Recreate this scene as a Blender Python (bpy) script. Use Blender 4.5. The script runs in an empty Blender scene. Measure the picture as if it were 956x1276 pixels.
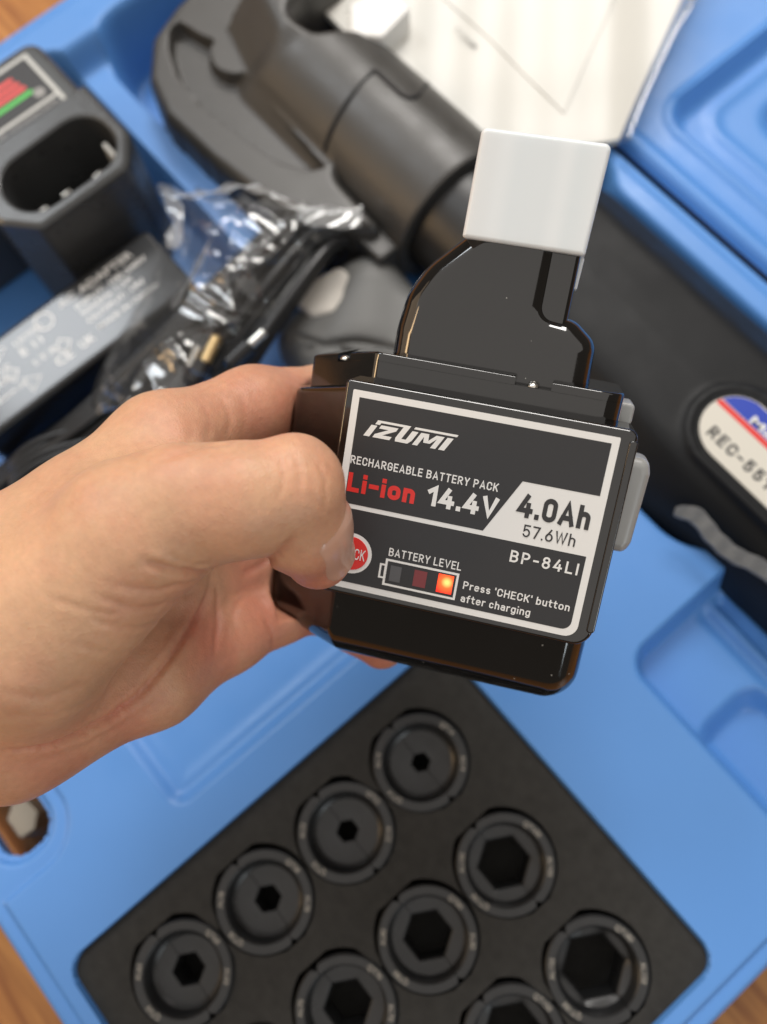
import bpy, bmesh, math, random
import numpy as np
from mathutils import Matrix, Vector
from mathutils.geometry import delaunay_2d_cdt

# ------------------------------------------------------------------ scene, camera, light
sc = bpy.context.scene
col = sc.collection
MM = 0.001
CAM_Z = 435.0
FPX, CX, CY = 1100.0, 478.0, 638.0            # lens in pixels of the 956 x 1276 frame
AX = np.array([0.64678867, -0.72125043, 0.24791576])   # case long axis, in camera axes
BX = np.array([0.7609816, 0.63192269, -0.14690379])    # case short axis
NX = np.array([-0.05070918, 0.28367504, 0.95757874])   # up
NX = np.cross(AX, BX); NX /= np.linalg.norm(NX)
RWC = np.array([AX, BX, NX])
CAM = np.array([0, 0, CAM_Z])

cam_data = bpy.data.cameras.new('camera')
cam = bpy.data.objects.new('camera', cam_data)
col.objects.link(cam)
M = Matrix([[*map(float, RWC[i]), 0] for i in range(3)] + [[0, 0, 0, 1]])
M.translation = Vector((0, 0, CAM_Z * MM))
cam.matrix_world = M
cam_data.sensor_fit = 'VERTICAL'
cam_data.sensor_height = 36.0
cam_data.lens = 36.0 * FPX / 1276.0
cam_data.clip_start = 0.01
cam_data.clip_end = 50
cam_data.dof.use_dof = True
cam_data.dof.focus_distance = 0.243
cam_data.dof.aperture_fstop = 6.6
sc.camera = cam

world = bpy.data.worlds.new('World')
sc.world = world
world.use_nodes = True
bg = world.node_tree.nodes['Background']
bg.inputs[0].default_value = (1.0, 0.84, 0.68, 1)
bg.inputs[1].default_value = 0.12

def area(name, loc, target, sx, sy, power, color):
    d = bpy.data.lights.new(name, 'AREA')
    d.shape = 'RECTANGLE'; d.size = sx; d.size_y = sy; d.energy = power; d.color = color
    o = bpy.data.objects.new(name, d); col.objects.link(o)
    o.location = loc
    o.rotation_euler = (Vector(target) - Vector(loc)).to_track_quat('-Z', 'Y').to_euler()
    return o
area('ceiling_light', (-0.1, -0.1, 2.4), (-0.1, -0.1, 0.0), 5.6, 5.6, 68, (1.0, 0.955, 0.91))
area('ceiling_lamp', (-1.05, 1.15, 1.6), (-0.05, 0.05, 0.05), 0.8, 0.6, 27, (1.0, 0.965, 0.92))
area('window_lamp', (-1.75, -0.05, 1.95), (-0.2, 0.05, 0.05), 0.55, 0.75, 14, (0.90, 0.95, 1.0))
area('side_lamp', (1.75, -0.08, 0.85), (0.1, 0, 0.2), 0.42, 0.7, 6.0, (0.86, 0.95, 1.0))
area('wall_light', (-1.75, -1.95, 0.95), (0, 0, 0.25), 2.4, 1.5, 11, (1.0, 0.74, 0.50))
area('warm_lamp', (-1.02, -1.5, 1.0), (0, 0, 0.25), 0.16, 1.0, 5.5, (1.0, 0.66, 0.34))

sc.view_settings.view_transform = 'Standard'
sc.view_settings.look = 'None'
sc.view_settings.exposure = 0.0
sc.view_settings.gamma = 1.0
sc.render.engine = 'CYCLES'
sc.render.resolution_x = 767
sc.render.resolution_y = 1024

# ------------------------------------------------------------------ pixel helpers (build time measuring only)
def ray(px, py): return np.array([(px - CX) / FPX, -(py - CY) / FPX, -1.0])
def at(px, py, z):
    q = RWC @ ray(px, py); t = (z - CAM_Z) / q[2]
    return CAM + t * q
def camp(px, py, depth): return ray(px, py) * depth          # camera space, mm
def cam2w(p): return np.asarray(p) @ RWC.T + CAM

# ------------------------------------------------------------------ materials
def nodes(m):
    m.use_nodes = True
    nt = m.node_tree
    return nt, nt.nodes, nt.links, nt.nodes['Principled BSDF']
def mat(name, color, rough=0.45, spec=0.5, metal=0.0, coat=0.0, coat_rough=0.05, noise=0.0, nscale=200.0, bump=0.0, bscale=900.0,
        rvar=0.0, emit=None, estr=0.0, sss=0.0, trans=0.0, scratch=0.0):
    m = bpy.data.materials.new(name)
    nt, N, L, P = nodes(m)
    P.inputs['Base Color'].default_value = (*color, 1)
    P.inputs['Roughness'].default_value = rough
    P.inputs['Specular IOR Level'].default_value = spec
    P.inputs['Metallic'].default_value = metal
    P.inputs['Coat Weight'].default_value = coat
    P.inputs['Coat Roughness'].default_value = coat_rough
    P.inputs['Transmission Weight'].default_value = trans
    if sss:
        P.inputs['Subsurface Weight'].default_value = sss
        P.inputs['Subsurface Radius'].default_value = (1, 1, 1)
        P.inputs['Subsurface Scale'].default_value = 0.003
    if emit:
        P.inputs['Emission Color'].default_value = (*emit, 1)
        P.inputs['Emission Strength'].default_value = estr
    tc = N.new('ShaderNodeTexCoord')
    def noise_node(scale, detail=4):
        n = N.new('ShaderNodeTexNoise'); n.inputs['Scale'].default_value = scale; n.inputs['Detail'].default_value = detail
        L.new(tc.outputs['Object'], n.inputs['Vector']); return n
    if noise:
        n = noise_node(nscale)
        mx = N.new('ShaderNodeMix'); mx.data_type = 'RGBA'
        mx.inputs[6].default_value = (*[c * (1 - noise) for c in color], 1)
        mx.inputs[7].default_value = (*[min(1, c * (1 + noise)) for c in color], 1)
        L.new(n.outputs['Fac'], mx.inputs[0]); L.new(mx.outputs[2], P.inputs['Base Color'])
    if rvar:
        n = noise_node(60, 6)
        mr = N.new('ShaderNodeMapRange')
        mr.inputs['From Min'].default_value = 0.3; mr.inputs['From Max'].default_value = 0.7
        mr.inputs['To Min'].default_value = max(0, rough - rvar); mr.inputs['To Max'].default_value = rough + rvar
        L.new(n.outputs['Fac'], mr.inputs['Value']); L.new(mr.outputs[0], P.inputs['Roughness'])
    if bump:
        n = noise_node(bscale, 3)
        b = N.new('ShaderNodeBump'); b.inputs['Strength'].default_value = bump; b.inputs['Distance'].default_value = 0.0003
        L.new(n.outputs['Fac'], b.inputs['Height']); L.new(b.outputs[0], P.inputs['Normal'])
    return m

def dust(m):
    # sparse pale dust specks
    nt, N, L, P = nodes(m)
    tc = N.new('ShaderNodeTexCoord'); vo = N.new('ShaderNodeTexVoronoi'); vo.inputs['Scale'].default_value = 210
    L.new(tc.outputs['Object'], vo.inputs['Vector'])
    lt = N.new('ShaderNodeMath'); lt.operation = 'LESS_THAN'; lt.inputs[1].default_value = 0.055
    L.new(vo.outputs['Distance'], lt.inputs[0])
    sp = N.new('ShaderNodeSeparateColor'); L.new(vo.outputs['Color'], sp.inputs[0])
    gt = N.new('ShaderNodeMath'); gt.operation = 'GREATER_THAN'; gt.inputs[1].default_value = 0.72
    L.new(sp.outputs[0], gt.inputs[0])
    mu = N.new('ShaderNodeMath'); mu.operation = 'MULTIPLY'; L.new(lt.outputs[0], mu.inputs[0]); L.new(gt.outputs[0], mu.inputs[1])
    mx = N.new('ShaderNodeMix'); mx.data_type = 'RGBA'
    mx.inputs[6].default_value = P.inputs['Base Color'].default_value; mx.inputs[7].default_value = (0.28, 0.27, 0.25, 1)
    L.new(mu.outputs[0], mx.inputs[0]); L.new(mx.outputs[2], P.inputs['Base Color'])
MT = {}
MT['blue'] = mat('blue_plastic', (0.095, 0.275, 0.66), 0.42, 0.55, bump=0.22, bscale=1300, rvar=0.08, noise=0.05, nscale=25)
MT['foam'] = mat('black_foam', (0.033, 0.032, 0.030), 0.9, 0.25, noise=0.32, nscale=260, bump=1.0, bscale=700)
MT['die'] = mat('black_oxide_steel', (0.019, 0.0198, 0.021), 0.36, 0.55, bump=0.12, bscale=900, rvar=0.12, noise=0.3, nscale=300)
MT['engrave'] = mat('engraved_marks', (0.40, 0.37, 0.32), 0.6, noise=0.3, nscale=900)
MT['forged'] = mat('matte_grey_black_coating', (0.047, 0.044, 0.040), 0.40, 0.6, noise=0.14, nscale=60, bump=0.35, bscale=1600, rvar=0.06)
MT['black'] = mat('black_plastic', (0.014, 0.014, 0.0145), 0.38, 0.5, bump=0.2, bscale=1800, rvar=0.06)
MT['blackmat'] = mat('soft_black_plastic', (0.010, 0.0105, 0.0115), 0.50, 0.26, noise=0.15, nscale=40, bump=0.4, bscale=2200, rvar=0.06)
MT['greygrip'] = mat('grey_grip_plastic', (0.14, 0.14, 0.135), 0.5, 0.4, bump=0.2, bscale=1500)
MT['cream'] = mat('cream_plastic', (0.62, 0.58, 0.52), 0.5)
MT['gloss'] = mat('glossy_black_abs', (0.0045, 0.0042, 0.0042), 0.085, 1.0, bump=0.006, bscale=90, rvar=0.045)
dust(MT['gloss'])
MT['labelblack'] = mat('label_black', (0.036, 0.036, 0.038), 0.45, 0.4, bump=0.05, bscale=3000)
MT['labelwhite'] = mat('label_white', (0.80, 0.79, 0.765), 0.45)
MT['labelred'] = mat('label_red', (0.72, 0.035, 0.03), 0.42)
MT['labeldark'] = mat('label_dark_print', (0.035, 0.034, 0.036), 0.5)
MT['button_grey'] = mat('grey_button_plastic', (0.36, 0.36, 0.35), 0.32, 0.5, rvar=0.05, sss=0.2)
MT['cap'] = mat('translucent_white_cap', (0.74, 0.775, 0.79), 0.30, 0.45, sss=0.4)
def cap_bands(m):
    nt, N, L, P = nodes(m)
    tc = N.new('ShaderNodeTexCoord'); sp = N.new('ShaderNodeSeparateXYZ'); L.new(tc.outputs['Object'], sp.inputs[0])
    mr = N.new('ShaderNodeMapRange'); mr.inputs['From Min'].default_value = -0.016; mr.inputs['From Max'].default_value = 0.019
    L.new(sp.outputs['X'], mr.inputs['Value'])
    cr = N.new('ShaderNodeValToRGB'); cr.color_ramp.interpolation = 'EASE'
    e = cr.color_ramp.elements
    e[0].position = 0.0; e[0].color = (0.76, 0.77, 0.765, 1); e[1].position = 1.0; e[1].color = (0.77, 0.80, 0.81, 1)
    for p, c in ((0.14, (0.745, 0.775, 0.785)), (0.24, (0.765, 0.80, 0.815)), (0.36, (0.725, 0.77, 0.79)), (0.58, (0.73, 0.772, 0.79)), (0.70, (0.775, 0.81, 0.825)), (0.80, (0.725, 0.772, 0.79))):
        k = e.new(p); k.color = (*c, 1)
    L.new(mr.outputs[0], cr.inputs[0]); L.new(cr.outputs[0], P.inputs['Base Color'])
cap_bands(MT['cap'])
MT['cellgrey'] = mat('led_window_grey', (0.10, 0.10, 0.105), 0.4)
MT['celldim'] = mat('led_window_dim', (0.16, 0.035, 0.04), 0.4, emit=(1, 0.12, 0.12), estr=0.04)
MT['cellred'] = mat('led_window_lit', (0.8, 0.04, 0.02), 0.4, emit=(1.0, 0.03, 0.006), estr=1.3)
def led_material():
    m = bpy.data.materials.new('led_window_lit')
    nt, N, L, P = nodes(m)
    tc = N.new('ShaderNodeTexCoord'); ds = N.new('ShaderNodeVectorMath'); ds.operation = 'DISTANCE'
    ds.inputs[1].default_value = (-0.0015, -0.0202, -0.00004)
    L.new(tc.outputs['Object'], ds.inputs[0])
    mr = N.new('ShaderNodeMapRange'); mr.inputs['From Min'].default_value = 0.0; mr.inputs['From Max'].default_value = 0.0036
    L.new(ds.outputs['Value'], mr.inputs['Value'])
    cr = N.new('ShaderNodeValToRGB'); e = cr.color_ramp.elements
    e[0].position = 0.12; e[0].color = (1.0, 0.62, 0.16, 1)
    e[1].position = 1.0; e[1].color = (0.75, 0.012, 0.006, 1)
    k = cr.color_ramp.elements.new(0.48); k.color = (1.0, 0.12, 0.02, 1)
    L.new(mr.outputs[0], cr.inputs[0]); L.new(cr.outputs[0], P.inputs['Emission Color'])
    P.inputs['Emission Strength'].default_value = 1.5
    P.inputs['Base Color'].default_value = (0.6, 0.04, 0.02, 1)
    return m
MT['cellred'] = led_material()
MT['steel'] = mat('bright_metal', (0.75, 0.72, 0.66), 0.22, metal=1.0)
MT['brass'] = mat('brass', (0.80, 0.58, 0.30), 0.28, metal=1.0)
MT['cable'] = mat('cable_rubber', (0.016, 0.016, 0.017), 0.32, 0.5)
MT['paper'] = mat('booklet_paper', (0.59, 0.575, 0.53), 0.6, noise=0.05, nscale=12)
MT['paper_line'] = mat('printed_grey', (0.26, 0.25, 0.22), 0.7)
MT['chg_grey'] = mat('charger_plastic', (0.050, 0.052, 0.053), 0.30, 0.7, bump=0.25, bscale=1700, rvar=0.06)
MT['silver'] = mat('silver_print', (0.55, 0.55, 0.52), 0.4)
MT['print_faint'] = mat('faint_print', (0.30, 0.29, 0.28), 0.5)
MT['green'] = mat('green_print', (0.10, 0.52, 0.10), 0.45)
MT['red'] = mat('red_print', (0.75, 0.09, 0.08), 0.45)
MT['plate_blue'] = mat('plate_blue', (0.02, 0.055, 0.42), 0.35)
MT['plate_cyan'] = mat('plate_light_blue', (0.06, 0.30, 0.75), 0.35)
MT['plate_white'] = mat('plate_cream', (0.66, 0.62, 0.54), 0.35)
MT['strap'] = mat('grey_webbing', (0.22, 0.22, 0.215), 0.7, noise=0.3, nscale=900, bump=0.9, bscale=900)
MT['adapter_label'] = mat('adapter_label_film', (0.050, 0.053, 0.057), 0.15, 0.55, bump=0.01, bscale=200)
MT['adapter_print'] = mat('adapter_print', (0.80, 0.80, 0.79), 0.4)
MT['block'] = mat('off_white_block', (0.80, 0.68, 0.52), 0.6, noise=0.08, nscale=90)
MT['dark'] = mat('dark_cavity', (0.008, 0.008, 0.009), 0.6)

def wood_material():
    m = bpy.data.materials.new('table_wood')
    nt, N, L, P = nodes(m)
    tc = N.new('ShaderNodeTexCoord'); mp = N.new('ShaderNodeMapping')
    mp.inputs['Scale'].default_value = (3.0, 40.0, 1.0)
    n1 = N.new('ShaderNodeTexNoise'); n1.inputs['Scale'].default_value = 4; n1.inputs['Detail'].default_value = 8; n1.inputs['Distortion'].default_value = 0.6
    L.new(tc.outputs['Object'], mp.inputs['Vector']); L.new(mp.outputs[0], n1.inputs['Vector'])
    cr = N.new('ShaderNodeValToRGB')
    cr.color_ramp.elements[0].position = 0.3; cr.color_ramp.elements[0].color = (0.26, 0.085, 0.018, 1)
    cr.color_ramp.elements[1].position = 0.75; cr.color_ramp.elements[1].color = (0.56, 0.25, 0.065, 1)
    L.new(n1.outputs['Fac'], cr.inputs[0]); L.new(cr.outputs[0], P.inputs['Base Color'])
    P.inputs['Roughness'].default_value = 0.35
    b = N.new('ShaderNodeBump'); b.inputs['Strength'].default_value = 0.15; b.inputs['Distance'].default_value = 0.001
    L.new(n1.outputs['Fac'], b.inputs['Height']); L.new(b.outputs[0], P.inputs['Normal'])
    return m
MT['wood'] = wood_material()

def film_material(name, tint, gloss, rough, base=0.05, milk=0.03):
    m = bpy.data.materials.new(name)
    nt, N, L, P = nodes(m)
    out = N['Material Output']
    tr = N.new('ShaderNodeBsdfTransparent'); tr.inputs[0].default_value = (*tint, 1)
    gl = N.new('ShaderNodeBsdfGlossy'); gl.inputs['Roughness'].default_value = rough
    gl.inputs[0].default_value = (1, 1, 1, 1)
    lw0 = N.new('ShaderNodeLayerWeight'); lw0.inputs[0].default_value = 0.5
    pw = N.new('ShaderNodeMath'); pw.operation = 'POWER'; pw.inputs[1].default_value = 2.6
    L.new(lw0.outputs['Facing'], pw.inputs[0])
    lw = N.new('ShaderNodeMath'); lw.operation = 'MULTIPLY_ADD'; lw.inputs[1].default_value = gloss; lw.inputs[2].default_value = base
    L.new(pw.outputs[0], lw.inputs[0])
    mx = N.new('ShaderNodeMixShader')
    L.new(lw.outputs[0], mx.inputs[0]); L.new(tr.outputs[0], mx.inputs[1]); L.new(gl.outputs[0], mx.inputs[2])
    df = N.new('ShaderNodeBsdfDiffuse'); df.inputs[0].default_value = (0.85, 0.87, 0.88, 1)
    tl = N.new('ShaderNodeBsdfTranslucent'); tl.inputs[0].default_value = (0.85, 0.87, 0.88, 1)
    m1 = N.new('ShaderNodeMixShader'); m1.inputs[0].default_value = 0.5; L.new(df.outputs[0], m1.inputs[1]); L.new(tl.outputs[0], m1.inputs[2])
    m2 = N.new('ShaderNodeMixShader'); m2.inputs[0].default_value = milk; L.new(mx.outputs[0], m2.inputs[1]); L.new(m1.outputs[0], m2.inputs[2])
    L.new(m2.outputs[0], out.inputs['Surface'])
    return m
MT['film'] = film_material('clear_film', (0.955, 0.96, 0.965), 0.8, 0.11, 0.09, 0.045)
MT['film_edge'] = film_material('folded_film', (0.93, 0.935, 0.94), 0.8, 0.15, 0.15, 0.30)
MT['sleeve'] = film_material('thin_sleeve_film', (0.985, 0.985, 0.98), 0.5, 0.30, 0.012)

def skin_material():
    m = bpy.data.materials.new('skin')
    nt, N, L, P = nodes(m)
    tc = N.new('ShaderNodeTexCoord')
    at_ = N.new('ShaderNodeAttribute'); at_.attribute_name = 'tone'
    n1 = N.new('ShaderNodeTexNoise'); n1.inputs['Scale'].default_value = 55; n1.inputs['Detail'].default_value = 5
    n2 = N.new('ShaderNodeTexNoise'); n2.inputs['Scale'].default_value = 500; n2.inputs['Detail'].default_value = 3
    for n in (n1, n2): L.new(tc.outputs['Object'], n.inputs['Vector'])
    cr = N.new('ShaderNodeValToRGB')
    e = cr.color_ramp.elements
    e[0].position = 0.0; e[0].color = (0.655, 0.405, 0.245, 1)
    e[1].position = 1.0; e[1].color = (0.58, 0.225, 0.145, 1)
    n3 = N.new('ShaderNodeTexNoise'); n3.inputs['Scale'].default_value = 38; n3.inputs['Detail'].default_value = 6; n3.inputs['Roughness'].default_value = 0.65
    L.new(tc.outputs['Object'], n3.inputs['Vector'])
    bl = N.new('ShaderNodeMapRange'); bl.inputs['From Min'].default_value = 0.42; bl.inputs['From Max'].default_value = 0.72
    bl.inputs['To Min'].default_value = 0.0; bl.inputs['To Max'].default_value = 0.42
    L.new(n3.outputs['Fac'], bl.inputs['Value'])
    ad_ = N.new('ShaderNodeMath'); ad_.operation = 'ADD'; ad_.use_clamp = True
    L.new(at_.outputs['Fac'], ad_.inputs[0]); L.new(bl.outputs[0], ad_.inputs[1])
    L.new(ad_.outputs[0], cr.inputs[0])
    mr = N.new('ShaderNodeMapRange')
    mr.inputs['From Min'].default_value = 0.3; mr.inputs['From Max'].default_value = 0.7
    mr.inputs['To Min'].default_value = 0.90; mr.inputs['To Max'].default_value = 1.08
    L.new(n1.outputs['Fac'], mr.inputs['Value'])
    mr2 = N.new('ShaderNodeMapRange')
    mr2.inputs['From Min'].default_value = 0.3; mr2.inputs['From Max'].default_value = 0.7
    mr2.inputs['To Min'].default_value = 0.95; mr2.inputs['To Max'].default_value = 1.04
    L.new(n2.outputs['Fac'], mr2.inputs['Value'])
    mu = N.new('ShaderNodeMath'); mu.operation = 'MULTIPLY'
    L.new(mr.outputs[0], mu.inputs[0]); L.new(mr2.outputs[0], mu.inputs[1])
    vm = N.new('ShaderNodeVectorMath'); vm.operation = 'SCALE'
    L.new(cr.outputs[0], vm.inputs[0]); L.new(mu.outputs[0], vm.inputs['Scale'])
    L.new(vm.outputs[0], P.inputs['Base Color'])
    P.inputs['Roughness'].default_value = 0.46
    P.inputs['Specular IOR Level'].default_value = 0.42
    P.inputs['Subsurface Weight'].default_value = 0.35
    P.inputs['Subsurface Radius'].default_value = (1.0, 0.40, 0.22)
    P.inputs['Subsurface Scale'].default_value = 0.0022
    # fine skin relief: small cells and soft lines
    vo = N.new('ShaderNodeTexVoronoi'); vo.inputs['Scale'].default_value = 1100; vo.feature = 'DISTANCE_TO_EDGE'
    L.new(tc.outputs['Object'], vo.inputs['Vector'])
    wn = N.new('ShaderNodeTexNoise'); wn.inputs['Scale'].default_value = 220; wn.inputs['Detail'].default_value = 6; wn.inputs['Distortion'].default_value = 0.8
    L.new(tc.outputs['Object'], wn.inputs['Vector'])
    b1 = N.new('ShaderNodeBump'); b1.inputs['Strength'].default_value = 0.45; b1.inputs['Distance'].default_value = 0.0003
    L.new(vo.outputs['Distance'], b1.inputs['Height'])
    b2 = N.new('ShaderNodeBump'); b2.inputs['Strength'].default_value = 0.35; b2.inputs['Distance'].default_value = 0.0006
    L.new(wn.outputs['Fac'], b2.inputs['Height']); L.new(b1.outputs[0], b2.inputs['Normal'])
    prev = b2
    for rot, sc_, st in (((0.2, 0.5, 0.35), (140, 420, 260), 0.16), ((0.9, -0.3, 1.3), (160, 520, 240), 0.14), ((-0.4, 0.8, -0.6), (150, 480, 300), 0.12)):
        mp_ = N.new('ShaderNodeMapping'); mp_.inputs['Rotation'].default_value = rot; mp_.inputs['Scale'].default_value = sc_
        L.new(tc.outputs['Object'], mp_.inputs['Vector'])
        ln = N.new('ShaderNodeTexNoise'); ln.inputs['Scale'].default_value = 1.0; ln.inputs['Detail'].default_value = 3; ln.inputs['Distortion'].default_value = 0.4
        L.new(mp_.outputs[0], ln.inputs['Vector'])
        b3 = N.new('ShaderNodeBump'); b3.inputs['Strength'].default_value = st; b3.inputs['Distance'].default_value = 0.0006
        L.new(ln.outputs['Fac'], b3.inputs['Height']); L.new(prev.outputs[0], b3.inputs['Normal']); prev = b3
    L.new(prev.outputs[0], P.inputs['Normal'])
    return m
MT['skin'] = skin_material()
MT['nail'] = mat('fingernail', (0.62, 0.365, 0.265), 0.24, 0.5, sss=0.3)

# ------------------------------------------------------------------ object helpers
def link(o, parent=None):
    col.objects.link(o)
    if parent is not None: o.parent = parent
    return o
THINGM = {}
def thing(name, label, cat, base=(0, 0, 0), M=None, group=None):
    o = bpy.data.objects.new(name, None)
    o.empty_display_size = 0.01
    link(o)
    if M is None:
        M = Matrix.Translation(Vector([c * MM for c in base]))
    o.matrix_world = M
    THINGM[o.name] = M.inverted()
    o['label'] = label; o['category'] = cat
    if group: o['group'] = group
    return o
def tag(o, label, cat, group=None):
    o['label'] = label; o['category'] = cat
    if group: o['group'] = group
    return o
def make_mesh(name, verts, faces, local_of=None, smooth=True, angle=35):
    """verts in mm; world space unless local_of is None."""
    v = np.asarray(verts, dtype=float) * MM
    if local_of is not None:
        Mi = np.array(THINGM[local_of.name])
        v = v @ Mi[:3, :3].T + Mi[:3, 3]
    me = bpy.data.meshes.new(name)
    me.from_pydata(v.tolist(), [], [list(map(int, f)) for f in faces])
    me.validate()
    if smooth:
        me.polygons.foreach_set('use_smooth', [True] * len(me.polygons))
        if angle: me.set_sharp_from_angle(angle=math.radians(angle))
    me.update()
    return me
def root_of(o):
    while o.parent is not None: o = o.parent
    return o
WN = True
def part(name, verts, faces, material, parent, world=True, smooth=True, angle=35, label=None, kind=None):
    r = root_of(parent) if parent is not None else None
    me = make_mesh(name, verts, faces, r if world else None, smooth, angle)
    me.materials.append(MT[material] if isinstance(material, str) else material)
    o = bpy.data.objects.new(name, me)
    link(o, parent)
    if label: o['label'] = label
    if kind: o['kind'] = kind
    if smooth and angle and len(faces) < 3000:
        wn = o.modifiers.new('wn', 'WEIGHTED_NORMAL'); wn.keep_sharp = True; wn.weight = 100
    return o

class RP(list):
    src = None
def round_poly(pts, rad, seg=5):
    """polygon with rounded corners; rad scalar or per corner"""
    n = len(pts); out = RP(); out.src = (list(pts), rad if hasattr(rad, '__len__') else [rad] * n, seg)
    for i in range(n):
        p0 = np.array(pts[i - 1], float); p1 = np.array(pts[i], float); p2 = np.array(pts[(i + 1) % n], float)
        r = rad[i] if hasattr(rad, '__len__') else rad
        a = p0 - p1; b = p2 - p1
        la = np.linalg.norm(a); lb = np.linalg.norm(b)
        if r <= 0 or la < 1e-6 or lb < 1e-6: out.append(tuple(p1)); continue
        a /= la; b /= lb
        ang = math.acos(max(-1, min(1, float(a @ b))))
        if ang > math.pi - 0.02: out.append(tuple(p1)); continue
        d = min(r / math.tan(ang / 2), la * 0.49, lb * 0.49)
        rr = d * math.tan(ang / 2)
        bis = a + b; bis /= np.linalg.norm(bis)
        c = p1 + bis * (rr / math.sin(ang / 2))
        s = p1 + a * d - c; e = p1 + b * d - c
        a0 = math.atan2(s[1], s[0]); a1 = math.atan2(e[1], e[0])
        da = (a1 - a0 + math.pi) % (2 * math.pi) - math.pi
        for k in range(seg + 1):
            t = a0 + da * k / seg
            out.append((c[0] + rr * math.cos(t), c[1] + rr * math.sin(t)))
    return out
def rect(x0, x1, y0, y1): return [(x0, y0), (x1, y0), (x1, y1), (x0, y1)]
def inset_outline(src, e):
    pts, rad, cs = src
    P = [np.array(p, float) for p in pts]; n = len(P)
    A2 = sum(P[i - 1][0] * P[i][1] - P[i][0] * P[i - 1][1] for i in range(n))
    sg = 1.0 if A2 > 0 else -1.0
    Q = []; R = []
    for i in range(n):
        d0 = P[i] - P[i - 1]; d1 = P[(i + 1) % n] - P[i]
        d0 /= np.linalg.norm(d0); d1 /= np.linalg.norm(d1)
        n0 = np.array([-d0[1], d0[0]]) * sg; n1 = np.array([-d1[1], d1[0]]) * sg
        m = n0 + n1; m /= max(0.35, float(m @ n0))
        Q.append(P[i] + m * e)
        cross = (d0[0] * d1[1] - d0[1] * d1[0]) * sg
        R.append(max(rad[i] - e, 0.06) if cross > 0 else rad[i] + e)
    return Q, R, cs
def fixed_round(Q, R, cs):
    n = len(Q); out = []
    for i in range(n):
        p0, p1, p2 = Q[i - 1], Q[i], Q[(i + 1) % n]
        a = p0 - p1; b = p2 - p1; la = np.linalg.norm(a); lb = np.linalg.norm(b); a = a / la; b = b / lb
        ang = math.acos(max(-1, min(1, float(a @ b))))
        if ang > math.pi - 0.02: out += [tuple(p1 + b * 0.01 * (k - cs / 2)) for k in range(cs + 1)]; continue
        d = min(max(R[i], 0.06) / math.tan(ang / 2), la * 0.49, lb * 0.49); rr = d * math.tan(ang / 2)
        bis = a + b; bis /= np.linalg.norm(bis); c = p1 + bis * (rr / math.sin(ang / 2))
        s = p1 + a * d - c; e = p1 + b * d - c
        a0 = math.atan2(s[1], s[0]); da = (math.atan2(e[1], e[0]) - a0 + math.pi) % (2 * math.pi) - math.pi
        out += [(c[0] + rr * math.cos(a0 + da * k / cs), c[1] + rr * math.sin(a0 + da * k / cs)) for k in range(cs + 1)]
    return out
def rprism(outline, lo, hi, axis, blo, bhi, seg):
    rings = []
    def ins(e): return fixed_round(*inset_outline(outline.src, e))
    if blo > 0:
        for k in range(seg + 1):
            t = math.pi / 2 * k / seg; rings.append((ins(blo * (1 - math.sin(t))), lo + blo * (1 - math.cos(t))))
    else: rings.append((ins(0), lo))
    if bhi > 0:
        for k in range(seg + 1):
            t = math.pi / 2 * k / seg; rings.append((ins(bhi * (1 - math.cos(t))), hi - bhi * (1 - math.sin(t))))
    else: rings.append((ins(0), hi))
    V = []; F = []; n = len(rings[0][0])
    for o, h in rings:
        for p in o: V.append((p[0], p[1], h) if axis == 'z' else ((p[0], h, p[1]) if axis == 'y' else (h, p[0], p[1])))
    for r in range(len(rings) - 1):
        for i in range(n):
            j = (i + 1) % n; F.append([r * n + i, r * n + j, (r + 1) * n + j, (r + 1) * n + i])
    F.append(list(range(n))[::-1]); F.append([(len(rings) - 1) * n + i for i in range(n)])
    bm = bmesh.new(); vs = [bm.verts.new(v) for v in V]
    for g in F: bm.faces.new([vs[i] for i in g])
    bmesh.ops.recalc_face_normals(bm, faces=bm.faces); bm.verts.index_update()
    F = [[y.index for y in x.verts] for x in bm.faces]; bm.free()
    return V, F
def prism(outline, lo, hi, axis='z', blo=0.0, bhi=0.0, seg=3):
    """extrude a 2d outline along an axis with rounded rims. axis z: (x,y); axis y: (x,z); axis x: (y,z)"""
    if getattr(outline, 'src', None) and (blo > 0 or bhi > 0): return rprism(outline, lo, hi, axis, blo, bhi, seg)
    bm = bmesh.new()
    def m3(p, h):
        if axis == 'z': return (p[0], p[1], h)
        if axis == 'y': return (p[0], h, p[1])
        return (h, p[0], p[1])
    A = [bm.verts.new(m3(p, lo)) for p in outline]
    B = [bm.verts.new(m3(p, hi)) for p in outline]
    n = len(outline)
    bm.faces.new(A); bm.faces.new(B)
    for i in range(n): bm.faces.new((A[i], A[(i + 1) % n], B[(i + 1) % n], B[i]))
    bmesh.ops.recalc_face_normals(bm, faces=bm.faces)
    for vs, w in ((A, blo), (B, bhi)):
        if w > 0:
            s = set(vs)
            es = [e for e in bm.edges if e.verts[0] in s and e.verts[1] in s]
            bmesh.ops.bevel(bm, geom=es, offset=w, segments=seg, profile=0.5, affect='EDGES', clamp_overlap=True)
            B = [v for v in B if v.is_valid]
    bm.verts.index_update()
    v = [tuple(x.co) for x in bm.verts]; f = [[y.index for y in x.verts] for x in bm.faces]
    bm.free()
    return v, f
def join(*vf):
    V = []; F = []
    for v, f in vf:
        o = len(V); V += [tuple(p) for p in v]; F += [[i + o for i in g] for g in f]
    return V, F
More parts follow.
